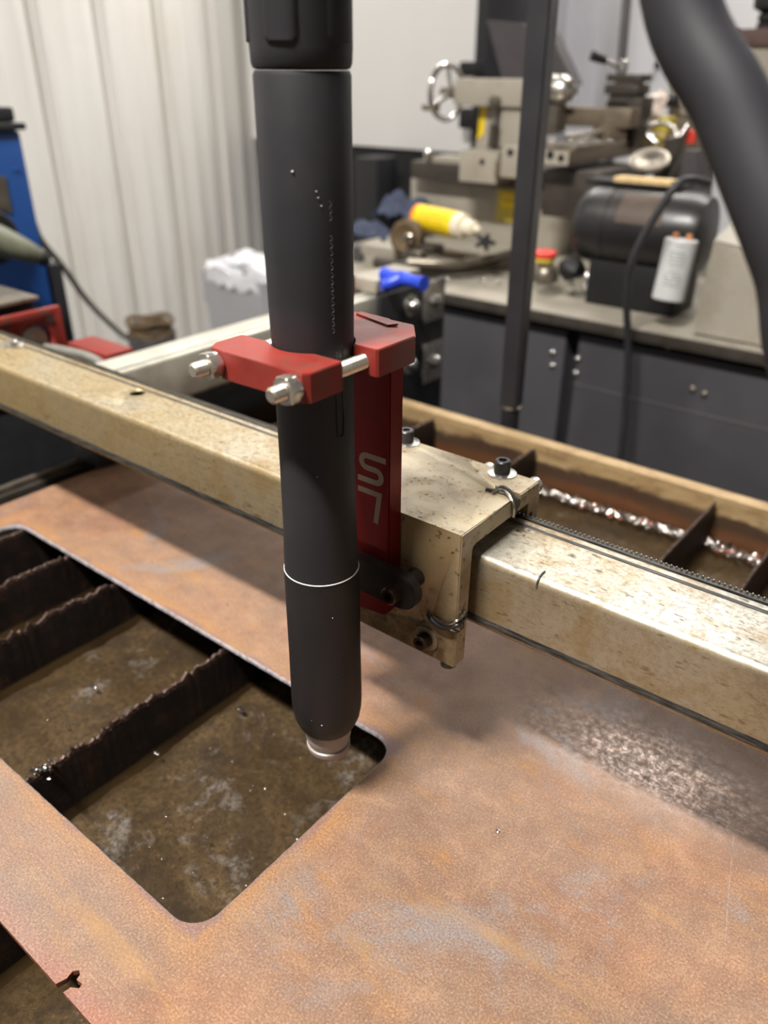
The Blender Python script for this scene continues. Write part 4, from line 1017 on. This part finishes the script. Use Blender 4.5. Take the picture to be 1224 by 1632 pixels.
for i, fr in enumerate((.90, .80, .75, .70, .64, .58, .49, .43, .38, .33, .27)):
    wdt = .55 if i not in (0, 6) else .3
    for k in range(7):
        if random.random() < .15: continue
        q0 = (k/7-.5)*2*wdt; q1 = q0+wdt*.2
        pr_ = lambda q, o_: cb_+axd*(LEN*fr+o_)+(tocam*math.cos(q)+side*math.sin(q))*.0247
        vs = [b.verts.new(pr_(q0, -.0010)), b.verts.new(pr_(q1, -.0010)), b.verts.new(pr_(q1, .0010)), b.verts.new(pr_(q0, .0010))]; b.faces.new(vs)
o = obj('printed_line', b, 'print', ca_t); o['kind'] = 'stuff'
for s in (-.4, .4):
    b = B(); p = ca+side*.0245*s; cyl(b, p, p+axd*.008, .0045, 12, .001); obj('terminal', b, 'orange', ca_t)
b = B(); boxpx(b, 978, 281, 1070, 291, 1.13, .03, .002); o = obj('wooden_stick', b, 'wood'); tag(o, 'pale wooden stick lying above the black motor', 'stick')
b = B(); p = at(1035, 262, 1, 1.25); lathe(b, p, V(.1, -.5, .9), [(.030, 0), (.034, .004), (.034, .010), (.026, .012), (.012, .006)], 28); o = obj('steel_dish', b, 'iron'); tag(o, 'round bright steel dish behind the wooden stick', 'dish')
# dark gear linkage right of dish
b = B(); P_ = [at(x, y, 1, 1.30) for x, y in ((1040, 258), (1060, 225), (1085, 215), (1080, 250), (1062, 285), (1040, 290))]; prism(b, P_, (0, .03, 0), .003); o = obj('linkage_arm', b, 'lathe_d'); tag(o, 'dark cast linkage arm above the motor', 'linkage')
b = B(); P_ = [at(x, y, 1, 1.25) for x, y in ((1090, 240), (1112, 240), (1125, 330), (1118, 360), (1078, 300))]; prism(b, P_, (0, .04, 0), .003); o = obj('gear_bracket', b, 'hood'); tag(o, 'dark grey perforated bracket beside the large cable', 'bracket')
# beige belt guard
b = B(); G = [at(x, y, 1, 1.03) for x, y in ((1148, 333), (1160, 372), (1219, 512), (1300, 540), (1300, 333))]
G = [at(x, y, 1, 1.02) for x, y in ((1140, 372), (1300, 372), (1330, 536), (1110, 497))]
lo_ = at(1110, 497, 1, 1.02)
b = B(); a1_ = at(1140, 372, 1, 1.02); a2_ = at(1175, 372, 1, 1.02)
prism(b, [(at(1137, 384, 1, 1.02)), (at(1290, 420, 1, 1.02)), V(at(1300, 540, 1, 1.02).x, 1.02, BT+.001), V(lo_.x, 1.02, BT+.001)], (0, .20, 0), .003)
o1 = thing('belt_guard', 'beige sheet metal belt guard at the right end of the motor', 'guard', (lo_.x+.08, 1.1, BT)); obj('guard_box', b, 'lathe', o1)
b = B(); q1 = at(1137, 384, 1, 1.02); q2 = at(1290, 420, 1, 1.02)
prism(b, [q1+V(0, .0, .0003), q2+V(0, 0, .0003), V(q2.x, 1.14, q2.z+.06), V(q1.x+.01, 1.14, q1.z+.045)], (0, .07, 0), .002); obj('guard_lid', b, 'tray', o1)
# hanging black cord
b = B(); cp = [at(1130, 292, 1, 1.02), at(1085, 290, 1, .98), at(1040, 352, 1, .96), at(1008, 415, 1, .95), at(999, 480, 1, .955), at(1001, 560, 1, .965), at(996, 660, 1, .965), at(988, 740, 1, .96), at(980, 860, 1, .97)]
tube(b, cp, .0058, 12); o = obj('power_cord', b, 'bcable'); tag(o, 'black power cord hanging over the bench front past the motor', 'cord')

# chips by the motor, bottle, red-capped bottle
b = B(); random.seed(9)
for k in range(46):
    p = at(random.uniform(905, 948), random.uniform(432, 468), 2, BT+.004); lump(b, p, random.uniform(.002, .005), (1.6, 1, .7), 1, .45)
o = obj('metal_scrap', b, 'chrome'); tag(o, 'pile of small bright metal scraps left of the motor', 'scrap', kind='stuff')
b = B(); p = at(912, 428, 1, 1.1); lump(b, p, .024, (1, 1, .9), 2, .15); o = obj('black_fitting', b, 'groove'); tag(o, 'small black fitting against the left end of the motor', 'fitting')
rbm = thing('capped_bottle', 'squat grey bottle with red cap behind the mast', 'bottle', at(866, 452, 1, 1.09))
p = at(868, 449, 1, 1.09)
b = B(); lathe(b, p-V(0, 0, .002), (0, 0, 1), [(.018, 0), (.023, .004), (.024, .018), (.018, .030), (.010, .034)], 28); obj('body', b, 'iron', rbm)
b = B(); lathe(b, p+V(-.004, 0, .032), (0, 0, 1), [(.014, 0), (.018, .004), (.018, .010), (.012, .012)], 24); obj('shoulder', b, 'ylight', rbm)
b = B(); lathe(b, p+V(-.004, 0, .044), (0, 0, 1), [(.020, 0), (.020, .008), (.017, .010)], 24); obj('cap', b, 'redp', rbm)

# yellow bottle lying on its side
ya = at(668, 346, 1, 1.15); yb_ = at(742, 362, 1, 1.13)
yd = (yb_-ya); yl = yd.length
yt = thing('yellow_bottle', 'yellow labelled squeeze bottle lying with cream cap to the right', 'bottle', (ya+yd*.5)-V(0, 0, .03))
b = B(); lathe(b, ya, yd, [(.018, -.006), (.024, -.002), (.0255, .006), (.0255, yl*.82), (.0240, yl*.83)], 36); obj('label', b, 'yellow', yt)
b = B(); lathe(b, ya, yd, [(.0257, -.002), (.0257, .006)], 36, cap=False); obj('label_edge', b, 'orangep', yt)
tocam = (CAM-ya); ydn = yd.normalized(); tocam = (tocam-ydn*tocam.dot(ydn)).normalized(); side = ydn.cross(tocam).normalized()
b = B()
for (f0, f1, a0, a1) in [(.06, .16, .5, .9)]:
    n_ = 6; rows = [[b.verts.new(ya+ydn*(yl*f)+(tocam*math.cos(a0+(a1-a0)*k/n_)+side*math.sin(a0+(a1-a0)*k/n_))*.0258) for k in range(n_+1)] for f in (f0, f1)]
    for k in range(n_): b.faces.new((rows[0][k], rows[0][k+1], rows[1][k+1], rows[1][k]))
obj('label_patch', b, 'greenp', yt)
b = B(); random.seed(2)
for i, a_ in enumerate((-.9, -.6, -.3, 0, .3, .6)):
    f = .22
    while f < .72:
        w__ = random.uniform(.02, .05); q = [ya+ydn*(yl*ff)+(tocam*math.cos(aa)+side*math.sin(aa))*.0258 for ff, aa in ((f, a_-.03), (f+w__, a_-.03), (f+w__, a_+.03), (f, a_+.03))]
        b.faces.new([b.verts.new(x) for x in q]); f += w__+random.uniform(.02, .06)
o = obj('printed_line', b, 'oliv', yt); o['kind'] = 'stuff'
b = B(); lathe(b, ya, yd, [(.0240, yl*.83), (.0250, yl*.85), (.0235, yl*.97), (.0150, yl*1.0), (.0150, yl*1.16), (.0120, yl*1.18), (.0070, yl*1.2), (.0055, yl*1.28), (.002, yl*1.30)], 32); obj('cap', b, 'cream', yt)

# rags, jaws, bars, loose things left of the mast
def rag(cx, cy, Y, w_, h_, seed, label):
    random.seed(seed); b = B(); n = 14; c = at(cx, cy, 1, Y)
    g_ = [[None]*(n+1) for _ in range(n+1)]
    for i in range(n+1):
        for j in range(n+1):
            u_ = i/n*2-1; v_ = j/n*2-1
            h = .5*(1-u_*u_*.8)*(1-v_*v_*.8)+.35*mn.noise(Vector((u_*2.2+seed, v_*2.2, 0)))+.12*mn.noise(Vector((u_*6, v_*6, seed)))
            g_[i][j] = b.verts.new(c+V(u_*w_, v_*w_*.5, h*h_))
    for i in range(n):
        for j in range(n): b.faces.new((g_[i][j], g_[i+1][j], g_[i+1][j+1], g_[i][j+1]))
    bmesh.ops.solidify(b, geom=b.faces[:], thickness=.003)
    o = obj('rag', b, 'rag', smooth=True); tag(o, label, 'rag'); return o
rag(645, 345, 1.32, .072, .085, 4, 'bunched blue grey rag behind the yellow bottle')
rag(590, 375, 1.25, .062, .055, 8, 'flat blue grey rag next to the torch')
jw = thing('rusty_clamp', 'rusty brown clamp head lying in front of the yellow bottle', 'clamp', at(650, 395, 1, 1.08))
b = B(); lathe(b, at(650, 378, 1, 1.10), V(.2, -1, .1), [(.030, -.02), (.034, -.01), (.034, .012), (.026, .016), (.012, .010)], 24); obj('ring', b, 'coil', jw)
b = B(); lathe(b, at(653, 379, 1, 1.08), V(.2, -1, .1), [(.010, 0), (.011, .006), (.006, .010)], 16); obj('bolt', b, 'bearing', jw)
b = B(); boxpx(b, 628, 384, 690, 398, 1.09, .04, .004); obj('jaw', b, 'lathe_d', jw)
def stick(name, pts, Y, r, mat, label, cat):
    b = B(); tube(b, [at(x, y, 2, Y) for x, y in pts], r, 14); o = obj(name, b, mat); tag(o, label, cat); return o
stick('pipe', [(600, 418), (660, 428), (740, 426), (815, 418), (828, 412)], .022, .012, 'lathe_d', 'long dark pipe lying along the front of the bench', 'pipe')
stick('film_roll', [(650, 418), (720, 420), (780, 412), (826, 400)], .038, .0075, 'iron', 'shiny thin wrapped bar lying on the dark pipe', 'bar')
stick('flat_bar', [(680, 395), (720, 405), (760, 412)], .026, .009, 'oliv', 'tapered olive steel bar under the yellow bottle', 'bar')
b = B()
for (x0, y0, x1, y1, mm_) in ((575, 388, 628, 405, 0), (580, 404, 620, 432, 0)): boxpx(b, x0, y0, x1, y1, 1.08, .05, .003)
o = obj('metal_offcut', b, 'tray'); tag(o, 'pale metal offcut block next to the torch on the bench', 'offcut')
b = B(); boxpx(b, 640, 398, 668, 415, 1.06, .03, .003); o = obj('metal_offcut', b, 'iron'); tag(o, 'small steel offcut in front of the rusty clamp', 'offcut')
b = B(); boxpx(b, 560, 392, 576, 440, 1.10, .05, .003); o = obj('grey_tin', b, 'hood'); tag(o, 'dark grey tin half hidden by the torch', 'tin')
b = B()
for k in range(5):
    a = k*1.25; p = at(774, 385, 1, 1.12); cyl(b, p, p+V(math.cos(a)*.022, -.004, math.sin(a)*.016), .0045, 10, .001)
cyl(b, at(774, 385, 1, 1.13), at(774, 385, 1, 1.11), .010, 16, .002)
o = obj('star_knob', b, 'groove'); tag(o, 'small black star knob right of the yellow bottle cap', 'knob')
b = B(); random.seed(21)
for k in range(40):
    p = at(random.uniform(640, 900), random.uniform(434, 458), 2, BT+.006); lump(b, p, random.uniform(.0015, .003), (1.4, 1, .6), 1, .4)
o = obj('loose_chips', b, 'chrome'); tag(o, 'loose shiny chips scattered along the bench tray', 'shavings', kind='stuff')

# ================================================================ WHITE ENCLOSURE & BACK
en = thing('machine_enclosure', 'large white panelled machine cabinet with black frame behind the lathe', 'cabinet', (-1.95, 2.5, FLOOR))
L0 = at(392, 100, 1, 2.3).x; R0x = at(758, 150, 1, 2.3).x; zb_ = at(660, 239, 1, 2.3).z
b = B(); box(b, (L0, 2.30, zb_), (R0x, 2.75, 1.5), .006); obj('white_panel', b, 'white', en)
b = B(); box(b, (R0x+.001, 2.28, FLOOR), (R0x+.040, 2.74, 1.5), .003); obj('frame_post', b, 'black', en)
b = B(); box(b, (L0+.03, 2.32, FLOOR), (R0x, 2.73, zb_-.004), .003); obj('lower_cabinet', b, 'cabdark', en)
b = B(); boxpx(b, 731, 98, 760, 122, 2.22, .05, .008); obj('hinge', b, 'groove', en)
b = B(); boxpx(b, 731, 172, 752, 205, 2.22, .05, .008); obj('hinge', b, 'groove', en)
b = B(); boxpx(b, 565, 250, 600, 420, 2.1, .12, .004); o = obj('dark_case', b, 'black'); tag(o, 'black upright case standing against the enclosure base', 'case')
# hanging white sheet behind the lathe
b = B(); n = 40; x0 = at(862, 60, 1, 2.5).x; x1 = at(966, 60, 1, 2.5).x; z0 = at(900, 240, 1, 2.5).z; rows = []
for i in range(n+1):
    s = i/n; rows.append([b.verts.new((x0+(x1-x0)*s, 2.5-.07*math.sin(s*math.pi)+.012*math.sin(s*17+z*2), z)) for z in (z0, .5, 1.0, 1.6)])
for A_, C_ in zip(rows, rows[1:]):
    for k in range(3): b.faces.new((A_[k], A_[k+1], C_[k+1], C_[k]))
bmesh.ops.solidify(b, geom=b.faces[:], thickness=.01); o = obj('hanging_sheet', b, 'lav', smooth=True); tag(o, 'white plastic sheet hanging behind the lathe chuck', 'sheet')
b = B(); p = at(1049, 104, 1, 2.995); cyl(b, p, p-V(0, .012, 0), .012, 16, .002); o = obj('wall_stud', b, 'hood'); tag(o, 'small dark stud on the back wall beside the big cable', 'stud')

# ================================================================ LEFT SIDE: blue machine, cable, bin
bl = thing('blue_machine', 'tall blue machine housing at the left edge', 'machine', (-1.4, .3, FLOOR))
yr = at(30, 200, 0, -1.2).y; zt_ = at(28, 208, 0, -1.2).z
b = B(); box(b, (-1.62, -.05, -.10), (-1.2, yr, zt_), .006); obj('housing', b, 'blue', bl)
b = B(); box(b, (-1.61, -.04, FLOOR), (-1.21, yr-.01, -.101), .004); obj('plinth', b, 'black', bl)
b = B(); box(b, (-1.63, -.06, zt_+.001), (-1.19, yr+.008, zt_+.012), .003); obj('top_cover', b, 'black', bl)
b = B(); a = at(2, 185, 0, -1.22); box(b, (-1.30, a.y-.08, zt_+.0125), (-1.22, a.y+.025, zt_+.035), .005); obj('lifting_handle', b, 'black', bl)
b = B(); P_ = [at(x, y, 0, -1.1985) for x, y in ((-30, 275), (8, 281), (19, 340), (-30, 322))]; prism(b, P_, (.0018, 0, 0)); obj('display_plate', b, 'plate_n' if 0 else 'iron', bl)
for px, py in ((26, 270), (69, 487)):
    p = at(px, py, 0, -1.199); b = B(); lathe(b, p, (1, 0, 0), [(.004, 0), (.003, .003)], 12); obj('rivet', b, 'blue', bl)
b = B(); cyl(b, at(-25, 375, 0, -1.199), at(-25, 375, 0, -1.199)+V(.035, 0, 0), .045, 28, .004); obj('handle_hub', b, 'groove', bl)
b = B(); tube(b, [at(-40, 372, 0, -1.12), at(0, 384, 0, -1.11), at(35, 397, 0, -1.10), at(60, 408, 0, -1.10)], lambda s: .030-.016*s, 18); hn = obj('lever_arm', b, 'greenh', bl)
b = B(); p = at(68, 412, 0, -1.10); lump(b, p, .0125, (1, 1, 1), 3, 0); obj('lever_knob', b, 'groove', hn, smooth=True)
b = B(); box(b, (-1.25, yr+.0085, -.6), (-1.20, yr+.030, at(95, 420, 0, -1.2).z), .002); obj('rear_strip', b, 'black', bl)
b = B(); pts = [at(52, 355, 0, -1.32), at(66, 385, 0, -1.45), at(100, 425, 0, -1.7), at(140, 480, 0, -1.85), at(185, 525, 0, -1.93), at(206, 541, 0, -1.97)]
tube(b, pts, .008, 12); o = obj('grey_cable', b, 'cable'); tag(o, 'grey cable sagging from the blue machine along the ribbed wall', 'cable')
pc = at(240, 522, 2, -.32)
bk = thing('cable_bucket', 'round brown bucket holding a coil near the ribbed wall', 'bucket', (pc.x, pc.y, FLOOR))
b = B(); lathe(b, (pc.x, pc.y, FLOOR), (0, 0, 1), [(.055, 0), (.065, .02), (.072, .52), (.069, .525), (.062, .50), (.02, .49)], 32, True); obj('tub', b, 'hood', bk)
b = B()
for k in range(4):
    rr = .066-.006*(k % 3); z = -.335+.012*k; tube(b, [(pc.x+rr*math.cos(a), pc.y+rr*math.sin(a), z+.006*math.sin(3*a+k)) for a in [2*math.pi*q/16 for q in range(17)]], .007, 8, False)
obj('coil', b, 'coil', bk)
# waste bin with bag
p = at(316, 430, 2, -.28); W = .36
bn = thing('waste_bin', 'light grey waste bin lined with a white bag by the ribbed wall', 'bin', (p.x+.17, p.y+.1, FLOOR))
b = B(); x0, y0 = p.x, p.y
bot = [(x0+.03, y0+.02), (x0+W-.03, y0+.02), (x0+W-.03, y0+.26), (x0+.03, y0+.26)]; top = [(x0, y0), (x0+W, y0), (x0+W, y0+.28), (x0, y0+.28)]
A_ = [b.verts.new((x, y, FLOOR)) for x, y in bot]; C_ = [b.verts.new((x, y, -.28)) for x, y in top]; D_ = [b.verts.new((x0+W/2+(x-x0-W/2)*.95, y0+.14+(y-y0-.14)*.95, -.28)) for x, y in top]; E_ = [b.verts.new((v.co.x*1, v.co.y, -.40)) for v in D_]
for k in range(4):
    j = (k+1) % 4
    for q in ((A_[k], A_[j], C_[j], C_[k]), (C_[k], C_[j], D_[j], D_[k]), (D_[k], D_[j], E_[j], E_[k])): b.faces.new(q)
b.faces.new(A_); b.faces.new(E_); bmesh.ops.bevel(b, geom=[e for e in b.edges if e.verts[0] in A_ and e.verts[1] in C_ or e.verts[0] in C_ and e.verts[1] in A_], offset=.02, segments=3, affect='EDGES')
obj('bin_body', b, 'bin', bn)
b = B(); random.seed(4); n = 48; rows = []
cx_, cy_ = x0+W/2, y0+.14
for (sc_, z, jj) in ((.86, -.31, .01), (.98, -.262, .015), (1.03, -.262, .018), (1.05, -.28, .022), (1.06, -.315, .03)):
    rg = []
    for k in range(n):
        a = 2*math.pi*k/n; c_, s_ = math.cos(a), math.sin(a); q = 1/max(abs(c_), abs(s_))
        fx = (W/2)*c_*min(q, 1.18)*sc_; fy = .14*s_*min(q, 1.18)*sc_
        rg.append(b.verts.new((cx_+fx+random.uniform(-jj, jj)*.3, cy_+fy+random.uniform(-jj, jj)*.3, z+random.uniform(-jj, jj)*.8)))
    rows.append(rg)
for A2, C2 in zip(rows, rows[1:]):
    for k in range(n): b.faces.new((A2[k], A2[(k+1) % n], C2[(k+1) % n], C2[k]))
bg = obj('bin_bag', b, 'bag', bn)
b = B()
for k in range(16): lump(b, (cx_+random.uniform(-.11, .11), cy_+random.uniform(-.08, .08), -.255+random.uniform(-.03, .02)), random.uniform(.03, .05), (1, 1, .6), 2, .12)
o = obj('bin_contents', b, 'bag', bn, smooth=True); o['kind'] = 'stuff'
